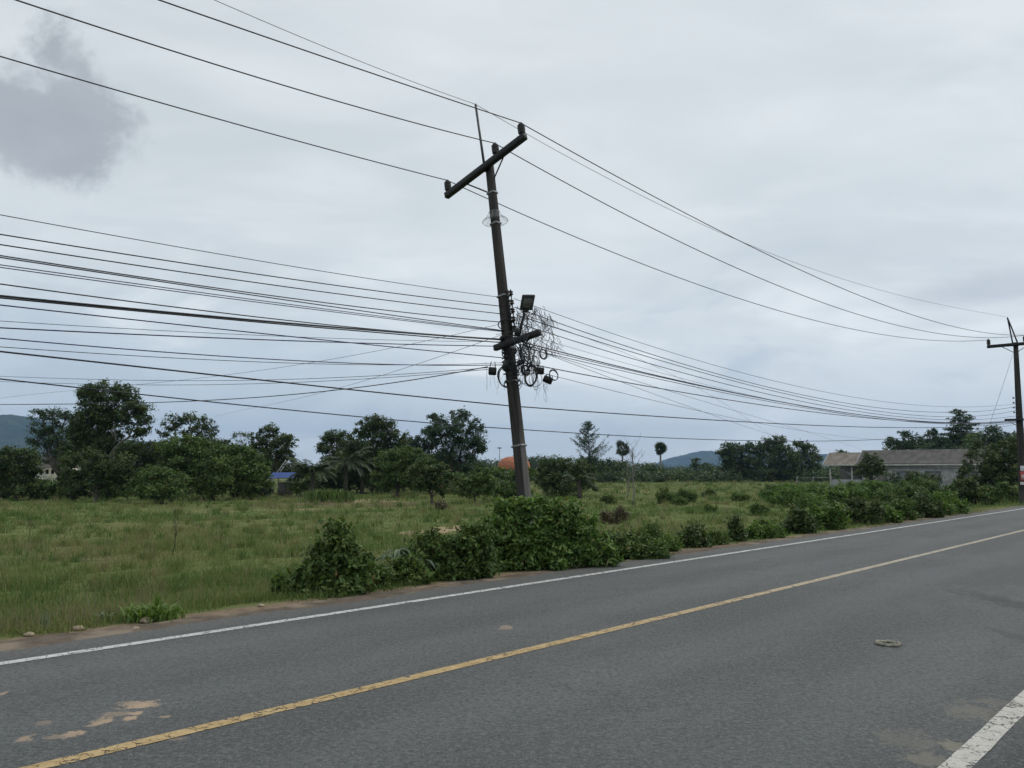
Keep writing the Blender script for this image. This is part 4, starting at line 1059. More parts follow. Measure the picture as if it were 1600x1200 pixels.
tree('broad_bush', 'small pale green bush at the foot of the left trees', 'bush', 172, 785, [(172, 758, 12, 10), (166, 768, 16, 10), (180, 770, 12, 9)], 'bright', .13, 3.2, D=57, seed=13, group=GL)
tree('rounded_tree', 'light green dome shaped tree in front of the grove', 'tree', 618, 778,
     [(632, 708, 30, 11), (612, 720, 28, 16), (650, 722, 26, 16), (628, 738, 42, 22), (600, 748, 22, 16), (655, 748, 28, 18)], 'midgreen', .16, 3.6, seed=14, group=GL, D=62)
tree('dark_tree', 'small dark dense tree with a short trunk in front of the light green dome', 'tree', 674, 790,
     [(668, 730, 28, 13), (690, 740, 20, 16), (652, 746, 20, 16), (674, 752, 34, 18), (690, 762, 20, 12)], 'evergreen', .15, 3.6, seed=15, group=GL)
tree('broad_bush', 'loose green bush between the small dark tree and the leaning pole', 'bush', 742, 786,
     [(722, 752, 22, 14), (748, 745, 20, 14), (762, 756, 18, 16), (735, 766, 30, 12)], 'midgreen', .15, 2.8, seed=16, group=GL)
tree('broad_bush', 'low bushes mass under the orange domed roof', 'bush', 792, 784, [(772, 740, 18, 11), (796, 741, 20, 11), (822, 738, 16, 12), (784, 764, 30, 14), (812, 766, 24, 13)], 'midgreen', .15, 3.0, seed=17, group=GL)
tree('broad_bush', 'dark undergrowth filling the foot of the grove behind the coconut palm', 'bush', 560, 772, [(500, 752, 30, 14), (540, 750, 34, 16), (580, 750, 34, 16), (520, 742, 26, 12), (610, 758, 24, 10)], 'evergreen', .17, 3.4, D=74, seed=18, group=GL)
tree('broad_bush', 'grey green bush leaning over the left side of the shelter', 'bush', 408, 780, [(404, 742, 14, 16), (412, 762, 16, 14), (396, 766, 20, 12)], 'bluegreen', .14, 3.2, seed=19, group=GL, D=60)
tree('broad_bush', 'low weedy bush right of the blue sheet roof', 'bush', 462, 774, [(462, 760, 12, 9), (474, 764, 10, 8)], 'midgreen', .14, 3, D=65, seed=20, group=GL)

tree('broad_bush', 'dark leafy bush closing the gap right of the cream hut', 'bush', 108, 783, [(106, 728, 14, 24), (100, 752, 12, 16), (112, 765, 22, 16), (96, 770, 14, 10)], 'evergreen', .16, 3.4, D=58, seed=101, group=GL)
tree('broad_bush', 'low leafy bush under the vents of the cream hut', 'bush', 72, 783, [(70, 758, 20, 10), (60, 766, 18, 12), (84, 766, 18, 12)], 'midgreen', .15, 3.4, D=57, seed=102, group=GL)
tree('broad_bush', 'dark thicket between the tallest tree and the airy tree', 'bush', 210, 780, [(205, 702, 28, 14), (232, 706, 24, 18), (185, 712, 24, 20), (215, 725, 36, 20), (250, 712, 20, 22)], 'evergreen', .17, 3.4, D=67, seed=103, group=GL)
tree('broad_bush', 'dark thicket behind the wide bushy tree and the shelter', 'bush', 400, 772, [(352, 700, 22, 14), (380, 710, 24, 16), (410, 726, 26, 16), (440, 728, 22, 14), (330, 705, 22, 18), (462, 740, 16, 14)], 'evergreen', .18, 3.4, D=76, seed=104, group=GL)
tree('broad_bush', 'dark thicket filling the middle of the grove behind the light green dome', 'bush', 630, 770, [(640, 720, 34, 22), (680, 726, 36, 22), (570, 734, 34, 20), (540, 722, 26, 20), (720, 738, 30, 18)], 'evergreen', .18, 3.2, D=79, seed=105, group=GL)

GR = 'trees beyond the right side of the field'
tree('broadleaf_tree', 'leftmost tree of the big dark clump beside the blue hill', 'tree', 1150, 752,
     [(1148, 700, 22, 9), (1132, 706, 14, 8), (1168, 700, 16, 10), (1150, 716, 26, 14), (1138, 732, 20, 16), (1168, 728, 22, 22)], 'evergreen', .40, 3.4, D=168, seed=21, group=GR)
tree('broadleaf_tree', 'middle and tallest tree of the big dark clump', 'tree', 1205, 753,
     [(1196, 690, 12, 6), (1218, 689, 16, 7), (1200, 702, 26, 12), (1225, 706, 24, 14), (1208, 724, 34, 18), (1206, 740, 36, 13)], 'evergreen', .40, 3.4, D=165, seed=22, group=GR)
tree('broadleaf_tree', 'rightmost tree of the big dark clump, next to the rail fence', 'tree', 1255, 752,
     [(1246, 694, 12, 6), (1262, 702, 16, 8), (1254, 714, 26, 13), (1270, 722, 14, 16), (1256, 735, 28, 15)], 'evergreen', .40, 3.3, D=160, seed=23, group=GR)
tree('small_tree', 'small dark tree left of the tan roof', 'tree', 1315, 748, [(1316, 708, 9, 5), (1310, 714, 8, 5), (1322, 714, 7, 5)], 'evergreen', .28, 3, D=125, seed=24, group=GR)
tree('feathery_tree', 'loose feathery tree behind the grey roof, left of the layered tree', 'tree', 1430, 745,
     [(1418, 678, 13, 7), (1394, 690, 13, 8), (1452, 676, 12, 8), (1408, 698, 20, 10), (1440, 692, 24, 12), (1466, 694, 16, 14)], 'bluegreen', .24, 2.6, D=105, seed=25, group=GR, kcl=.8, twigs=12, droop=.5)
tree('layered_tree', 'tall tree in layers behind the grey roof', 'tree', 1500, 745,
     [(1475, 700, 26, 12), (1520, 690, 22, 12), (1450, 704, 20, 8), (1499, 644, 12, 5), (1500, 655, 22, 7), (1503, 668, 29, 7), (1500, 680, 32, 9), (1505, 694, 34, 12), (1482, 690, 20, 9), (1495, 705, 40, 10)], 'bluegreen', .22, 3.2, D=100, seed=26, group=GR, flat=.35)
tree('broadleaf_tree', 'loose topped tree between the layered tree and the upright pole', 'tree', 1552, 750,
     [(1550, 672, 14, 8), (1566, 682, 12, 9), (1540, 688, 20, 12), (1558, 698, 24, 14), (1530, 702, 18, 12)], 'bluegreen', .20, 2.6, D=85, seed=27, group=GR, kcl=.8)
tree('broadleaf_tree', 'full green tree filling the gap behind the loose topped tree at the right edge', 'tree', 1556, 752,
     [(1530, 690, 24, 14), (1560, 690, 24, 14), (1585, 700, 22, 16), (1540, 708, 32, 16), (1515, 708, 20, 14), (1600, 690, 20, 18)], 'midgreen', .21, 3.0, D=92, seed=127, group=GR)
tree('broad_bush', 'long leafy thicket behind the dark grey roof, under the feathery tree', 'bush', 1450, 748,
     [(1420, 698, 24, 10), (1455, 694, 26, 12), (1490, 696, 26, 14), (1400, 704, 20, 8), (1520, 700, 24, 12)], 'midgreen', .24, 2.8, D=108, seed=128, group=GR)
tree('broad_bush', 'big dark hedge like bush beside the upright pole', 'bush', 1565, 776,
     [(1560, 708, 30, 16), (1590, 694, 24, 16), (1540, 725, 24, 18), (1575, 735, 36, 22), (1545, 752, 30, 16), (1610, 725, 30, 30), (1615, 700, 20, 18)], 'evergreen', .14, 3.8, D=54, seed=28, group=GR)
tree('vine_tree', 'dark vine covered stem leaning right in front of the grey roof end', 'tree', 1500, 772,
     [(1524, 700, 6, 8), (1517, 712, 7, 9), (1510, 726, 8, 10), (1504, 740, 9, 10), (1500, 756, 14, 12), (1528, 692, 5, 6)], 'evergreen', .13, 3.2, D=58, seed=29, group=GR, tr=.07)
tree('small_tree', 'slim dark tree in front of the gap between the two roofs', 'tree', 1360, 762,
     [(1358, 713, 10, 6), (1352, 724, 13, 9), (1370, 724, 12, 9), (1362, 738, 20, 9), (1345, 735, 9, 6), (1378, 736, 9, 7)], 'evergreen', .15, 2.7, D=66, seed=30, group=GR)
tree('small_tree', 'round dark leaved bush tree in front of the white wall', 'tree', 1440, 772, [(1432, 745, 18, 8), (1452, 750, 16, 10), (1438, 758, 24, 10), (1420, 757, 9, 7)], 'evergreen', .15, 3.4, D=60, seed=31, group=GR)
tree('broad_bush', 'thin leaved bush against the white wall left window', 'bush', 1400, 762, [(1396, 742, 10, 8), (1390, 750, 12, 9), (1404, 752, 8, 8)], 'bluegreen', .15, 1.6, D=68, seed=32, group=GR)
tree('broad_bush', 'dark rounded trees mass right behind the bush with the leaning pole', 'bush', 882, 780,
     [(870, 724, 26, 12), (905, 734, 26, 14), (880, 745, 40, 18), (915, 756, 20, 14), (870, 764, 36, 16), (848, 745, 16, 20)], 'evergreen', .16, 3.5, D=64, seed=33, group=GR)
tree('broad_bush', 'round dark bush standing under the right sugar palm', 'bush', 1020, 752, [(1016, 732, 13, 8), (1024, 738, 14, 9), (1008, 741, 9, 7)], 'evergreen', .38, 3.4, D=172, seed=34, group=GR)
tree('broad_bush', 'dark wide bush left of the left sugar palm', 'bush', 950, 750, [(925, 724, 26, 10), (960, 728, 20, 11), (944, 738, 36, 10)], 'evergreen', .36, 3.3, D=160, seed=35, group=GR)
tree('small_tree', 'little round tree in front of the blue hill', 'tree', 1089, 740, [(1089, 722, 7, 5), (1086, 728, 6, 5), (1093, 728, 6, 4)], 'evergreen', .42, 3, D=190, seed=36, group=GR)
tree('small_tree', 'low flat tree touching the left side of the dark clump', 'tree', 1106, 742, [(1104, 727, 8, 3), (1110, 731, 8, 4)], 'evergreen', .42, 3, D=185, seed=37, group=GR)

# sugar palms: a ball of fan leaves on a thin trunk
def fan_palm(name, label, u, vc, r, D, seed, holes=0):
    rng = np.random.default_rng(seed); g = pix(u, 738, D); g[2] = float(gz(g[0], g[1])); s = D / F_PX
    c = pix(u, vc, D) - g; Rr = r * s
    root = thing(name, label, 'palm', g, 'sugar palms on the skyline')
    V = []; F = []; T = []
    for k in range(44):
        d = rng.normal(0, 1, 3); d /= np.linalg.norm(d); d[2] = d[2] * 1.25 + .02
        if d[2] < -.9: d[2] *= -.3
        d /= np.linalg.norm(d); hub = c + d * Rr * rng.uniform(.42, .6); L = Rr * rng.uniform(.35, .75)
        a = np.cross(d, rng.normal(0, 1, 3)); a /= np.linalg.norm(a)
        for j in range(11):
            th = (j / 10 - .5) * 3.4; q = d * math.cos(th) + a * math.sin(th); n = np.cross(d, a); w = np.cross(q, n) * L * .10
            b = len(V); V += [hub, hub + q * L * .55 + w, hub + q * L + n * rng.normal(0, .08) * L, hub + q * L * .55 - w]; F.append((b, b + 1, b + 2, b + 3)); T.append(rng.random())
    V = np.array(V); V[:, 2] = c[2] + (V[:, 2] - c[2]) * 1.22
    mk('crown', V, np.array(F), M['palm'], root, np.array(T))
    mb = MB()
    for k in range(24):
        d = rng.normal(0, 1, 3); d /= np.linalg.norm(d); mb.tube([c, c + d * Rr * .25, c + d * Rr * .5], .05, 4, False)
    mb.build('stalk', M['palm'], root)
    mb = MB(); mb.tube([(0, 0, -.2), c * np.array([.3, .3, .4]), c], [.30, .22, .2], 8); mb.build('trunk', M['palebark'], root, True)
fan_palm('sugar_palm', 'left sugar palm with a full round head on the skyline', 972.5, 701, 11.5, 185, 1)
fan_palm('sugar_palm', 'right sugar palm with a heart shaped head and its trunk showing', 1032, 702, 9.5, 178, 2)
# coconut palms low in the grove
def frond(V, F, T, base, az, L, rise, rng, sag=1.0, nl=26, wl=.30):
    n = 9; P = []
    for i in range(n):
        q = i / (n - 1); P.append(base + np.array([math.cos(az) * L * q * (1 - .12 * q), math.sin(az) * L * q * (1 - .12 * q), L * (rise * q - sag * .62 * q * q)]))
    P = np.array(P); side = np.array([-math.sin(az), math.cos(az), 0]); t0 = rng.random()
    for i in range(nl):
        q = .1 + .9 * i / nl; x = q * (n - 1); k = min(int(x), n - 2); p = P[k] + (P[k + 1] - P[k]) * (x - k); tg = P[k + 1] - P[k]; tg /= np.linalg.norm(tg)
        ll = L * wl * math.sin(min(1, q * 1.25 + .15) * math.pi * .8 + .2) ** .7
        for sg in (-1, 1):
            dr = side * sg * .8 + tg * .55 + np.array([0, 0, -.38 + rng.normal(0, .1)]); tip = p + dr * ll; w = tg * .022 * L
            b = len(V); V += [p - w, p + (tip - p) * .5 + w * 1.1, tip, p + (tip - p) * .5 - w]; F.append((b, b + 1, b + 2, b + 3)); T.append(np.clip(t0 * .6 + rng.random() * .4, 0, 1))
    return P
def coco(label, u, vb, vc, L, D, seed, n=20, name='coconut_palm', mat='palm', group='coconut palms in the left grove'):
    rng = np.random.default_rng(seed); g = pix(u, 738, D); g[2] = float(gz(g[0], g[1])); c = pix(u + rng.normal(0, 2), vc, D) - g
    root = thing(name, label, 'palm', g, group); V = []; F = []; T = []; mb = MB()
    for k in range(n):
        P = frond(V, F, T, c, k * 2.399 + rng.normal(0, .15), L * rng.uniform(.8, 1.1), rng.uniform(.25, 1.05), rng, rng.uniform(.8, 1.2)); mb.tube(P, np.linspace(.035, .008, len(P)), 4, False)
    mk('crown', np.array(V), np.array(F), M[mat], root, np.array(T)); mb.build('rachis', M['stem'], root)
    mb = MB(); mb.tube([(0, 0, -.2), c * .5 + np.array([.05, 0, 0]), c], [.24, .18, .14], 8); mb.build('trunk', M['bark'], root, True)
coco('low coconut palm with long arching fronds beside the blue sheet roof', 488, 770, 738, 2.6, 64, 1, 24)
coco('second coconut palm fanning over the undergrowth behind the first', 540, 770, 722, 2.7, 70, 2, 20)
coco('slim palm with dark fronds in the grove under the dense high tree', 566, 770, 726, 2.3, 73, 5, 16)
coco('low palm at the foot of the feathery tree near the leaning pole', 905, 770, 752, 1.5, 60, 4, 14, 'young_palm', 'palm', None)

# casuarina: upswept thin boughs
def conifer(label, u, vt, D, wpx, seed):
    rng = np.random.default_rng(seed); g = pix(u, 738, D); g[2] = float(gz(g[0], g[1])); s = D / F_PX; H = float(pix(u, vt, D)[2] - g[2])
    root = thing('casuarina', label, 'tree', g, None); V = []; mb = MB(); C = []
    mb.tube([(0, 0, -.2), (.1, 0, H * .5), (0, 0, H)], [.28, .15, .02], 6)
    for k in range(78):
        q = rng.uniform(.22, 1) ** .8; z = H * q; L = wpx * s * (1.08 - q) * rng.uniform(.65, 1.2) + .25; a = rng.uniform(0, 6.283); up = rng.uniform(.35, .9)
        e = np.array([math.cos(a) * L, math.sin(a) * L, up * L]); p0 = np.array([0, 0, z]); mb.tube([p0, p0 + e * np.array([.5, .5, .4]), p0 + e], [.05, .03, .012], 4, False)
        for j in range(int(46 * (L / (wpx * s)) + 12)):
            f = rng.uniform(.25, 1.02); C.append(p0 + e * np.array([f, f, f * (.75 + .25 * f)]) + rng.normal(0, .13, 3))
    C = np.array(C); V, F = leaves(C, .62, rng, .1, None, .13, -.6)
    mk('crown', V, F, M['bluegreen'], root, np.repeat(rng.random(len(C)), 2)); mb.build('trunk', M['bark'], root)
conifer('sparse spiky casuarina tree rising above the skyline bushes', 920, 661, 160, 44, 3)

# dead trees and stalks in the field
def dead(name, label, u, vb, vt, seed, r=.05, n=7, spread=.16, D=None, cat='dead tree', mat='palebark', group=None):
    rng = np.random.default_rng(seed); g = ground(u, vb) if D is None else pix(u, 738, D)
    g[2] = float(gz(g[0], g[1])); H = float(pix(u, vt, g[1])[2] - g[2]); mb = MB()
    root = MB()
    P = limb(mb, (0, 0, -.1), (rng.normal(0, .03) * H, 0, H), r, r * .2, rng, .02, 9)
    for k in range(n):
        q = rng.uniform(.3, .95); b = P[int(q * 8)]; a = rng.uniform(0, 6.28); L = H * spread * rng.uniform(.5, 1.3)
        e = b + np.array([math.cos(a) * L * .55, math.sin(a) * L * .4, L]); Q = limb(mb, b, e, r * .5 * (1.1 - q), r * .1, rng, .06, 5)
        for j in range(3): c_ = Q[rng.integers(1, 5)]; limb(mb, c_, c_ + np.array([rng.normal(0, .3), rng.normal(0, .2), rng.uniform(.2, .6)]) * L, r * .16, r * .06, rng, .05, 4)
    o = mb.build(name, M[mat], None, True); o.location = tuple(g); tag(o, label, cat, group); return o
dead('dead_tree', 'tall thin dead tree with a pale bare trunk in the field', 989, 790, 699, 1, .06, 13, .24)
dead('dead_tree', 'shorter dead stem close beside the tall dead tree', 981, 782, 716, 2, .045, 9, .22)
dead('weed_stalk', 'tall branched dry weed in the open left field', 272, 868, 800, 3, .014, 12, .34, cat='weed', mat='stem', group='dry weed stalks in the field')
dead('weed_stalk', 'slender dry weed right of the tall branched one', 346, 852, 806, 4, .012, 9, .28, cat='weed', mat='stem', group='dry weed stalks in the field')
dead('weed_stalk', 'dry weed near the left edge of the field', 46, 846, 810, 5, .012, 9, .26, cat='weed', mat='stem', group='dry weed stalks in the field')
dead('weed_stalk', 'low dry weed in front of the left trees', 146, 796, 772, 6, .012, 16, .5, cat='weed', mat='palebark', group='dry weed stalks in the field')

# the wood far behind everything reads as one mass
rng = np.random.default_rng(77); B = []
for k in range(240):
    u = rng.uniform(-450, 2050); D = rng.uniform(215, 330)
    vt = np.interp(u, [-60, 200, 440, 700, 760, 840, 880, 930, 1000, 1060, 1130, 1290, 1320, 1660], [722, 722, 730, 722, 717, 713, 714, 716, 722, 726, 727, 727, 730, 722]) + rng.uniform(-1, 5)
    p = pix(u, vt, D); h = p[2] - FIELD_Z; w = rng.uniform(14, 30) * D / F_PX
    B.append(((p[0], D, FIELD_Z + h * .62), (w, w, h * .36))); B.append(((p[0] + rng.normal(0, w * .5), D - 3, FIELD_Z + h * .28), (w * 1.1, w, h * .3)))
for k in range(120):
    u = rng.uniform(700, 1310); D = rng.uniform(150, 200); p = pix(u, rng.uniform(733, 742), D); h = max(.7, p[2] - FIELD_Z); w = rng.uniform(9, 22) * D / F_PX
    B.append(((p[0], D, FIELD_Z + h * .5), (w, w, h * .5)))
C, O, T, CC = cloud(B, .52, 2.6, rng, .26, .75, .3, FIELD_Z)
V, F = leaves(C, .52, rng, .55, O)
struct(mk('distant_wood', V, F, M['farwood'], None, np.repeat(T, 2)), 'stuff')

# ================================================================== BUSHES ALONG THE ROAD
bush('vine_bush', 'upright vine covered bush with a peaked top at the left end of the roadside bushes', 468, 578, 880, 932, 'midgreen', .085, 4.2, 1, shoots=26, clump=.22, sub=5,
     peaks=[(534, 817, 6), (527, 824, 9), (520, 834, 12), (530, 842, 14), (512, 848, 15), (540, 852, 14), (505, 862, 17), (530, 864, 20), (553, 862, 14), (496, 878, 19), (520, 882, 24), (552, 880, 20), (572, 876, 10), (576, 892, 13), (484, 895, 18), (512, 902, 24), (548, 902, 24), (472, 902, 14), (462, 915, 12), (566, 912, 16), (500, 918, 20), (532, 918, 22)])
bush('weed_clump', 'low yellow green weeds left of the peaked vine bush', 418, 470, 890, 932, 'bright', .06, 3, 2, sub=5, shoots=10, cat='weeds')
bush('roadside_bush', 'medium leafy bush left of the big one under the leaning pole', 650, 770, 866, 908, 'midgreen', .08, 4.0, 3, shoots=44, sub=6, clump=.2,
     peaks=[(664, 848, 14), (680, 832, 8), (684, 846, 13), (702, 848, 15), (722, 842, 15), (742, 838, 17), (758, 832, 16), (660, 872, 18), (690, 868, 20), (720, 866, 22), (750, 862, 22), (648, 888, 14), (680, 890, 18), (715, 888, 20), (750, 884, 20)])
bush('roadside_bush', 'low leafy bush filling the gap beside the long leaved weed', 600, 672, 868, 914, 'midgreen', .075, 4, 33, shoots=6, sub=5)
bush('roadside_bush', 'biggest and brightest bush, growing round the foot of the leaning pole', 748, 945, 822, 893, 'bright', .08, 4.4, 4, shoots=60, sub=5, clump=.17, depth=.62,
     peaks=[(796, 792, 18), (818, 788, 15), (846, 794, 16), (868, 796, 17), (890, 800, 16), (908, 808, 17), (948, 868, 16), (955, 880, 13), (778, 812, 20), (762, 834, 18), (924, 832, 18), (937, 856, 15), (840, 812, 28), (805, 832, 32), (878, 826, 28), (850, 848, 34), (775, 862, 24), (900, 856, 24), (925, 872, 18), (752, 872, 18), (745, 852, 12), (815, 868, 28), (880, 872, 24)])
bush('roadside_bush', 'low bush tapering right from the biggest bush', 930, 1046, 836, 876, 'midgreen', .075, 4, 5, shoots=30, sub=8, clump=.2, peaks=[(944, 846, 15), (962, 848, 14), (980, 844, 12), (1000, 846, 10), (1020, 850, 9), (950, 866, 16), (975, 864, 15), (1005, 862, 12), (1030, 860, 10)])
bush('roadside_bush', 'round dark green bush alone at the road edge', 1056, 1116, 815, 856, 'evergreen', .08, 4.6, 6, shoots=4)
bush('narrow_bush', 'narrow upright dark bush right of the round dark one', 1139, 1166, 804, 846, 'evergreen', .08, 3.8, 7, shoots=5, sub=6)
bush('roadside_bush', 'dark bush right of the narrow upright one, at the start of the long row', 1224, 1276, 790, 834, 'evergreen', .10, 4.2, 8)
bush('roadside_bush', 'light green leafy bush behind the start of the long row', 1205, 1300, 758, 796, 'bright', .12, 3.2, 9, D=44)
bush('roadside_bush', 'yellow green feathery bush in the row below the tan roof', 1268, 1332, 778, 828, 'bright', .10, 3.4, 10)
bush('roadside_bush', 'dense dark bush in the row below the grey roof left end', 1318, 1394, 774, 820, 'evergreen', .10, 4.2, 11)
bush('roadside_bush', 'light leafy bush rising behind the dense dark row bush', 1286, 1372, 752, 800, 'bright', .13, 3.4, 12, D=46)
bush('roadside_bush', 'pale green bush in the row under the white wall window', 1385, 1438, 772, 814, 'midgreen', .10, 3.6, 13)
bush('roadside_bush', 'dark low bush in the row under the white wall', 1430, 1476, 766, 810, 'evergreen', .10, 4.2, 14)
bush('roadside_bush', 'leafy mid green bush behind the row below the white wall', 1378, 1470, 755, 795, 'midgreen', .13, 3.6, 15, D=48)
bush('roadside_bush', 'bright green bush in the row near the leaning vine stem', 1466, 1512, 762, 804, 'bright', .11, 3.6, 16)
bush('roadside_bush', 'dark bush in the row below the hedge like bush', 1492, 1548, 746, 793, 'evergreen', .12, 4.0, 17)
bush('roadside_bush', 'light bush in the row behind the white litter', 1536, 1612, 744, 785, 'midgreen', .12, 3.6, 18, D=44)
bush('roadside_bush', 'bushy rise behind the row beside the leaning vine stem', 1466, 1560, 748, 785, 'midgreen', .13, 3.6, 19, D=50)
bush('roadside_bush', 'long pale green thicket below the rail fence and the tan roof', 1200, 1330, 753, 800, 'bright', .13, 3.6, 201, D=52, sub=10)
bush('roadside_bush', 'long leafy thicket at the foot of the porch and the slim dark tree', 1300, 1420, 747, 795, 'bright', .13, 3.6, 202, D=54, sub=10)
bush('roadside_bush', 'leafy thicket at the foot of the white wall right half', 1400, 1520, 746, 790, 'midgreen', .13, 3.6, 203, D=52, sub=10)
bush('roadside_bush', 'small yellow green bush between two dark bushes of the row', 1372, 1412, 782, 818, 'bright', .10, 3.6, 204)
bush('roadside_bush', 'leafy bush joining the row under the leaning vine stem', 1440, 1500, 770, 806, 'bright', .11, 3.6, 205)
GW = 'weeds along the verge'
bush('weed_clump', 'loose weeds leaning out between the medium bush and the biggest bush', 700, 770, 822, 902, 'bright', .07, 3.2, 301, GW, shoots=22, sub=6, cat='weeds')
bush('weed_clump', 'tall loose weeds at the right end of the low tapering bush', 985, 1052, 822, 866, 'midgreen', .065, 2.6, 302, GW, shoots=30, sub=6, cat='weeds')
bush('weed_clump', 'short weeds between the round dark bush and the narrow upright one', 1100, 1150, 832, 852, 'midgreen', .07, 2.8, 303, GW, shoots=22, sub=5, cat='weeds')
bush('weed_clump', 'low weeds joining the narrow upright bush to the long row', 1160, 1232, 818, 842, 'bright', .08, 2.8, 304, GW, shoots=26, sub=7, cat='weeds')
bush('weed_clump', 'low weeds at the foot of the vine bush right side', 560, 612, 880, 920, 'midgreen', .065, 3, 305, GW, shoots=14, sub=5, cat='weeds')
bush('weed_clump', 'scattered weeds in front of the round dark bush left side', 1030, 1070, 838, 862, 'bright', .06, 2.6, 306, GW, shoots=16, sub=5, cat='weeds')
GF = 'low shrubs out in the field'
for k, (u0, u1, vt, vb, mt, lab) in enumerate([(1024, 1062, 759, 788, 'midgreen', 'dark shrub in the field right of the dead trees'), (1055, 1092, 760, 786, 'midgreen', 'lighter shrub close right of the dark field shrub'),
    (1096, 1126, 764, 778, 'midgreen', 'small shrub in the field below the blue hill'), (1140, 1176, 770, 784, 'midgreen', 'flat dark shrub in the field below the dark tree clump'),
    (1186, 1232, 756, 778, 'midgreen', 'wide light shrub in front of the rail fence'), (1100, 1122, 790, 801, 'midgreen', 'little tuft like shrub between the round dark bush and the field shrubs'), (1052, 1078, 778, 790, 'midgreen', 'lowest little shrub below the dark field shrub'),
    (1168, 1206, 786, 806, 'midgreen', 'pale low shrub right of the narrow upright bush'), (1176, 1226, 812, 836, 'midgreen', 'low weedy shrub at the road edge before the long row'), (938, 966, 772, 788, 'midgreen', 'dark shrub in the field left of the dead trees')]):
    bush('field_shrub', lab, u0, u1, vt, vb, mt, max(.09, .0021 * ground((u0 + u1) / 2, vb)[1]), 2.4, 40 + k, GF, shoots=26, sub=6, clump=.2)
bush('dry_shrub', 'brown dry stalky shrub beyond the biggest bush', 938, 990, 786, 820, 'dry', .07, 1.6, 61, None, shoots=40, sub=6)
bush('dry_shrub', 'reddish dry grass clump in the middle of the field', 676, 700, 783, 798, 'dry', .10, 1.8, 62, None, shoots=20, sub=4)

# clumps of long blades
def blades(name, label, u0, u1, vt, vb, n, mat, seed, w=.02, bend_=.5, cat='grass clump', group=None, D=None, tintlo=0, tinthi=1):
    rng = np.random.default_rng(seed); g = ground((u0 + u1) / 2, vb) if D is None else pix((u0 + u1) / 2, 738, D)
    s = g[1] / F_PX; rx = (u1 - u0) / 2 * s; g[1] += rx * .4; g[2] = float(gz(g[0], g[1])); H = float(pix(800, vt, g[1])[2] - g[2])
    V = []; F = []; T = []
    for k in range(n):
        b = np.array([rng.normal(0, .42) * rx, rng.normal(0, .3) * rx, -.02]); a = rng.uniform(0, 6.28); h = H * rng.uniform(.5, 1.05); o = bend_ * h * rng.uniform(.3, 1.2)
        side = np.array([-math.sin(a), math.cos(a), 0]); i0 = len(V); tn_ = rng.uniform(tintlo, tinthi)
        for q, ww in ((0, .8), (.35, 1), (.7, .75), (1, .06)):
            p = b + np.array([math.cos(a) * o * q * q, math.sin(a) * o * q * q, h * (q - .35 * bend_ * q ** 3)]); V += [p - side * w * ww / 2, p + side * w * ww / 2]
        for j in range(3): F.append((i0 + 2 * j, i0 + 2 * j + 1, i0 + 2 * j + 3, i0 + 2 * j + 2)); T.append(tn_)
    o = mk(name, np.array(V), np.array(F), M[mat], None, np.array(T)); o.location = tuple(g); tag(o, label, cat, group); return o
blades('reed_clump', 'tall green reeds beside the bare strip in front of the palms', 470, 548, 760, 786, 900, 'midgreen', 1, .06, .35, 'reeds', None)
blades('grass_clump', 'bright green long grass clump at the road edge on the left', 180, 275, 930, 972, 420, 'bright', 2, .018, .9, tintlo=.5)
blades('grass_clump', 'single pale spiky grass plant on the verge left of the bright clump', 150, 174, 944, 972, 16, 'greyleaf', 3, .03, 1.0, tintlo=.7)
blades('grass_clump', 'thin upright grass stems near the left verge', 56, 80, 940, 984, 10, 'greyleaf', 4, .012, .15, tintlo=.5)
blades('grass_clump', 'upright bright grass spike rising from the long clump', 236, 252, 918, 966, 24, 'bright', 6, .016, .2, tintlo=.6)

# long arching leaved weed between the bushes
g = ground(628, 912); g[1] += .5; g[2] = float(gz(g[0], g[1])); s = g[1] / F_PX; rng = np.random.default_rng(9)
wd = thing('long_leaved_weed', 'pale weed with long arching strap leaves between two roadside bushes', 'weed', g)
V = []; F = []; T = []; mb = MB()
for (u, v) in ((622, 862), (602, 872), (640, 880), (660, 878), (612, 888), (632, 868), (590, 892)):
    c_ = pix(u, v, g[1] + rng.normal(0, .15)) - g; limb(mb, (rng.normal(0, .1), rng.normal(0, .1), -.05), c_, .014, .008, rng, .04, 6)
    for k in range(15):
        a = rng.uniform(0, 6.28); L = rng.uniform(.22, .42); rise = rng.uniform(.2, 1.0); side = np.array([-math.sin(a), math.cos(a), 0]); i0 = len(V); tn_ = rng.random()
        for q, ww in ((0, .4), (.3, 1), (.6, 1), (.85, .6), (1, .05)):
            p = c_ + np.array([math.cos(a) * L * q, math.sin(a) * L * q, L * (rise * q - 1.15 * q * q)]); V += [p - side * .022 * ww, p + side * .022 * ww]
        for j in range(4): F.append((i0 + 2 * j, i0 + 2 * j + 1, i0 + 2 * j + 3, i0 + 2 * j + 2)); T.append(tn_)
mk('leaf', np.array(V), np.array(F), M['greyleaf'], wd, np.array(T)); mb.build('stem', M['stem'], wd)

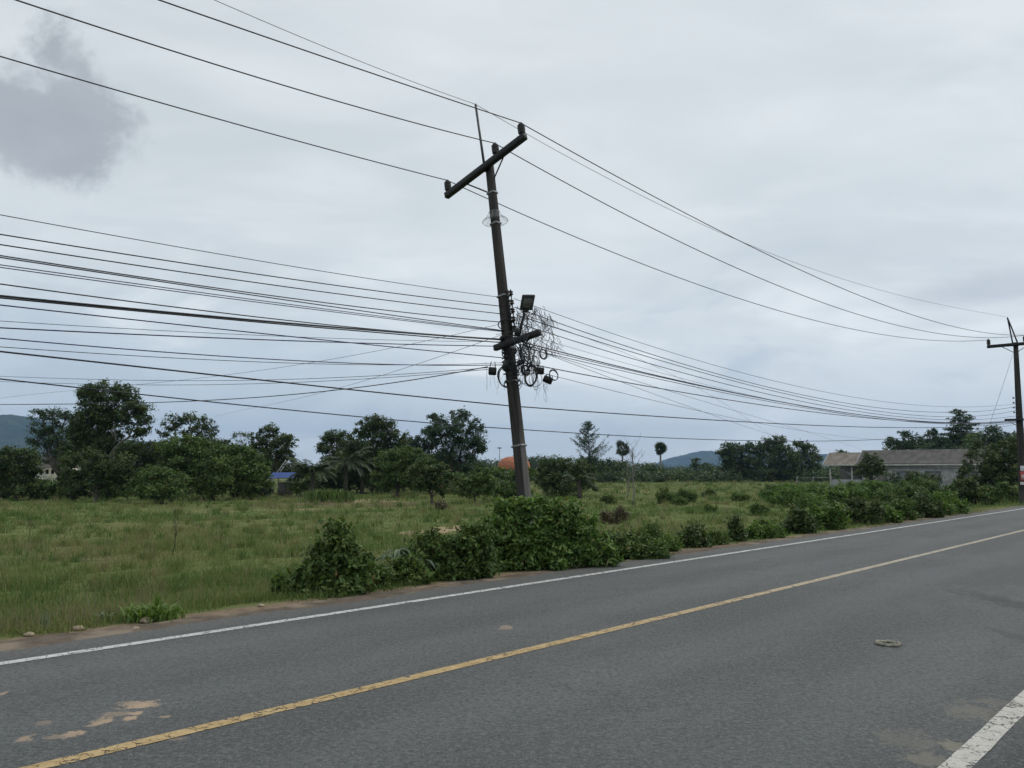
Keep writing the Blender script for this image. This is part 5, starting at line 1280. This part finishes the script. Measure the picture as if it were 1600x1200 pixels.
# ================================================================== GRASS OF THE FIELD (nobody could count it)
def field_grass():
    rng = np.random.default_rng(21)
    N = 430000
    lo, hi = 7.2, 190.0
    q = rng.random(N); pw_ = -1.15
    Y = (lo ** (pw_ + 1) + q * (hi ** (pw_ + 1) - lo ** (pw_ + 1))) ** (1 / (pw_ + 1))
    X = rng.uniform(-.76, .76, N) * Y
    t_, n_ = tn(X, Y)
    edge = np.interp(t_, [0, 18, 24], [9.15, 8.98, 8.5]) + .22 * np.sin(t_ * 1.7) + .18 * np.sin(t_ * .63 + 1) + .12 * np.sin(t_ * 4.1)
    ok = n_ > edge + rng.exponential(.10, N)
    X, Y, n_ = X[ok], Y[ok], n_[ok]
    # bare soil stays bare
    nz = .25 * np.sin(X * 2.1 + 1) * np.sin(Y * 1.7)
    keep = np.ones(len(X), bool)
    for x, y, rx, ry, rot_, k in SAND:
        keep &= (np.hypot((X - x) / rx, (Y - y) / ry) + nz > .9) | (rng.random(len(X)) > k * .93)
    X, Y, n_ = X[keep], Y[keep], n_[keep]; N = len(X)
    def fbm(x, y, k, seed):
        r = np.random.default_rng(seed); s = 0
        for o in range(4):
            for _ in range(3):
                a = r.uniform(0, 6.283); s = s + np.sin(k * (2 ** o) * (x * math.cos(a) + y * math.sin(a)) + r.uniform(0, 6.283)) / (1.6 ** o)
        return s / 4.2
    patch = fbm(X, Y, .22, 1); tall = fbm(X, Y, .5, 2); brown = fbm(X * .6, Y, .33, 3)
    patch, tall, brown = (q / q.std() for q in (patch, tall, brown))
    # tussocks: some of the blades gather into taller knots
    nk = 3400; kY = (lo ** (pw_ + 1) + rng.random(nk) * (hi ** (pw_ + 1) - lo ** (pw_ + 1))) ** (1 / (pw_ + 1)); kX = rng.uniform(-.76, .76, nk) * kY
    kn = tn(kX, kY)[1]; sel = kn > 9.6; kX, kY = kX[sel], kY[sel]; nk = len(kX)
    ks = rng.uniform(.5, 1.5, nk); kt = rng.random(nk)
    m2 = 95000; ki = rng.integers(0, nk, m2); rr2 = np.abs(rng.normal(0, .17, m2)) * ks[ki] * np.maximum(1, kY[ki] / 25) ** .5; aa = rng.uniform(0, 6.283, m2)
    X = np.concatenate([X, kX[ki] + rr2 * np.cos(aa)]); Y = np.concatenate([Y, kY[ki] + rr2 * np.sin(aa)]); n_ = tn(X, Y)[1]
    knot = np.concatenate([np.zeros(N), .55 + .75 * ks[ki]]); kcol = np.concatenate([np.zeros(N), (kt[ki] - .55) * 1.1])
    patch = np.concatenate([patch, patch[:1].repeat(m2) * 0]); tall = np.concatenate([tall, np.zeros(m2)]); brown = np.concatenate([brown, np.zeros(m2)]); N = len(X)
    Z = gz(X, Y)
    sc = np.maximum(1, Y / 16.0) ** .75
    H = (.075 + .042 * np.clip(tall, -1.2, 2.4) + .04 * rng.random(N) + .14 * knot) * rng.uniform(.5, 1.25, N) * .82
    H = np.clip(H, .03, .5) * sc ** .45
    H *= np.where(n_ < 10.2, .8, 1)
    seedh = rng.random(N) < np.clip(.04 + .05 * brown + .03 * tall + .05 * (knot > 0), .003, .22)
    H = np.where(seedh, H * 1.5 + .10, H)
    Wd = .010 * sc * rng.uniform(.7, 1.5, N) * np.where(seedh, .55, 1)
    a = rng.uniform(0, 6.283, N); b = rng.uniform(0, 6.283, N); ln = H * rng.uniform(.2, .9, N) * np.where(seedh, .35, 1)
    base = np.stack([X, Y, Z - .01], 1); side = np.stack([np.cos(a), np.sin(a), np.zeros(N)], 1) * Wd[:, None]
    lean = np.stack([np.cos(b) * ln, np.sin(b) * ln, np.zeros(N)], 1); up = np.stack([np.zeros(N), np.zeros(N), H], 1)
    V = np.empty((N, 5, 3)); V[:, 0] = base - side * .5; V[:, 1] = base + side * .5
    m_ = base + lean * .35 + up * .62; V[:, 2] = m_ + side * .42; V[:, 3] = m_ - side * .42; V[:, 4] = base + lean + up * .97
    i = np.arange(N)[:, None] * 5
    T = np.clip(.30 + .20 * patch + .20 * brown + .09 * rng.normal(0, 1, N) + .35 * seedh + kcol, 0, 1)
    quad = i + np.array([[0, 1, 2, 3]]); tri = i + np.array([[3, 2, 4]])
    o = mk('field_grass', V.reshape(-1, 3), [quad, tri], M['grass'], None, np.concatenate([T, T]))
    struct(o, 'stuff')
field_grass()

# small things on the road and verge
g = ground(1388, 1013); rng = np.random.default_rng(4); s = g[1] / F_PX
mb = MB(); rx = 16 * s; ry = .085
P = [(rx * math.cos(a) * (1 + .06 * math.sin(3 * a)), ry * math.sin(a) * (1 + .1 * math.cos(2 * a)) + .05 * rx * math.cos(a) * -.2, .014 + .003 * math.sin(5 * a)) for a in np.linspace(0, 6.0, 46)]
mb.tube(P, [.016 + .002 * math.sin(k * 1.7) for k in range(46)], 8)
o = mb.build('rope_loop', M['rope'], None, True); o.location = (g[0], g[1], 0.0); o.rotation_euler = (0, 0, R(-26)); tag(o, 'flattened loop of old tan rope lying on the near lane', 'rope')
def lump(name, label, cat, u, v, size, mat, seed, group=None):
    rng = np.random.default_rng(seed); g = ground(u, v); mb = MB(); V = []; nu, nv = 14, 9
    ph = rng.uniform(0, 6.28, 6)
    for j in range(nv):
        th = math.pi * j / (nv - 1)
        for i_ in range(nu):
            a = 2 * math.pi * i_ / nu; r = 1 + .16 * math.sin(3 * a + ph[0]) * math.sin(2 * th + ph[1]) + .12 * math.sin(5 * a + ph[2] + 3 * th) + .08 * math.sin(9 * a + ph[3])
            V.append((size[0] * r * math.sin(th) * math.cos(a), size[1] * r * math.sin(th) * math.sin(a), size[2] * (r * math.cos(th) + .75)))
    F = [(j * nu + i_, j * nu + (i_ + 1) % nu, (j + 1) * nu + (i_ + 1) % nu, (j + 1) * nu + i_) for j in range(nv - 1) for i_ in range(nu)]
    o = mk(name, np.array(V), np.array(F), M[mat], None, None, True); o.location = tuple(g); tag(o, label, cat, group)
lump('litter_bag', 'crumpled white plastic bag on the grass verge at the right', 'litter', 1564, 787, (.17, .14, .08), 'litter', 1)
lump('litter_bag', 'small white scrap on the verge close to the upright pole', 'litter', 1597, 781, (.14, .1, .05), 'litter', 2)
for k, (u, v, sz, lab) in enumerate([(46, 994, .05, 'dark stone on the verge near the left edge'), (123, 985, .06, 'dark clod on the verge left of the grass clump'), (228, 973, .07, 'pale stone on the verge below the bright grass clump'),
                                     (408, 948, .045, 'pale flat stone on the verge left of the vine bush'), (212, 984, .04, 'small clod between verge and asphalt below the grass clump')]):
    lump('verge_stone', lab, 'stone', u, v, (sz, sz * .8, sz * .45), 'clay', 10 + k, 'stones on the dirt verge')

# ================================================================== AIR
def haze(density):
    m, t = material('thin haze'); pv = t.n('ShaderNodeVolumePrincipled'); pv.inputs['Density'].default_value = density
    pv.inputs['Color'].default_value = (.36, .60, 1.0, 1); pv.inputs['Anisotropy'].default_value = .2
    o_ = t.n('ShaderNodeOutputMaterial'); t.put(o_.inputs[1], pv.outputs[0])
    mb = MB(); mb.box((0, 0, 195), (13800, 13800, 400)); o = mb.build('haze', m); struct(o, 'stuff')
HAZE = 1.25e-4
if HAZE: haze(HAZE)
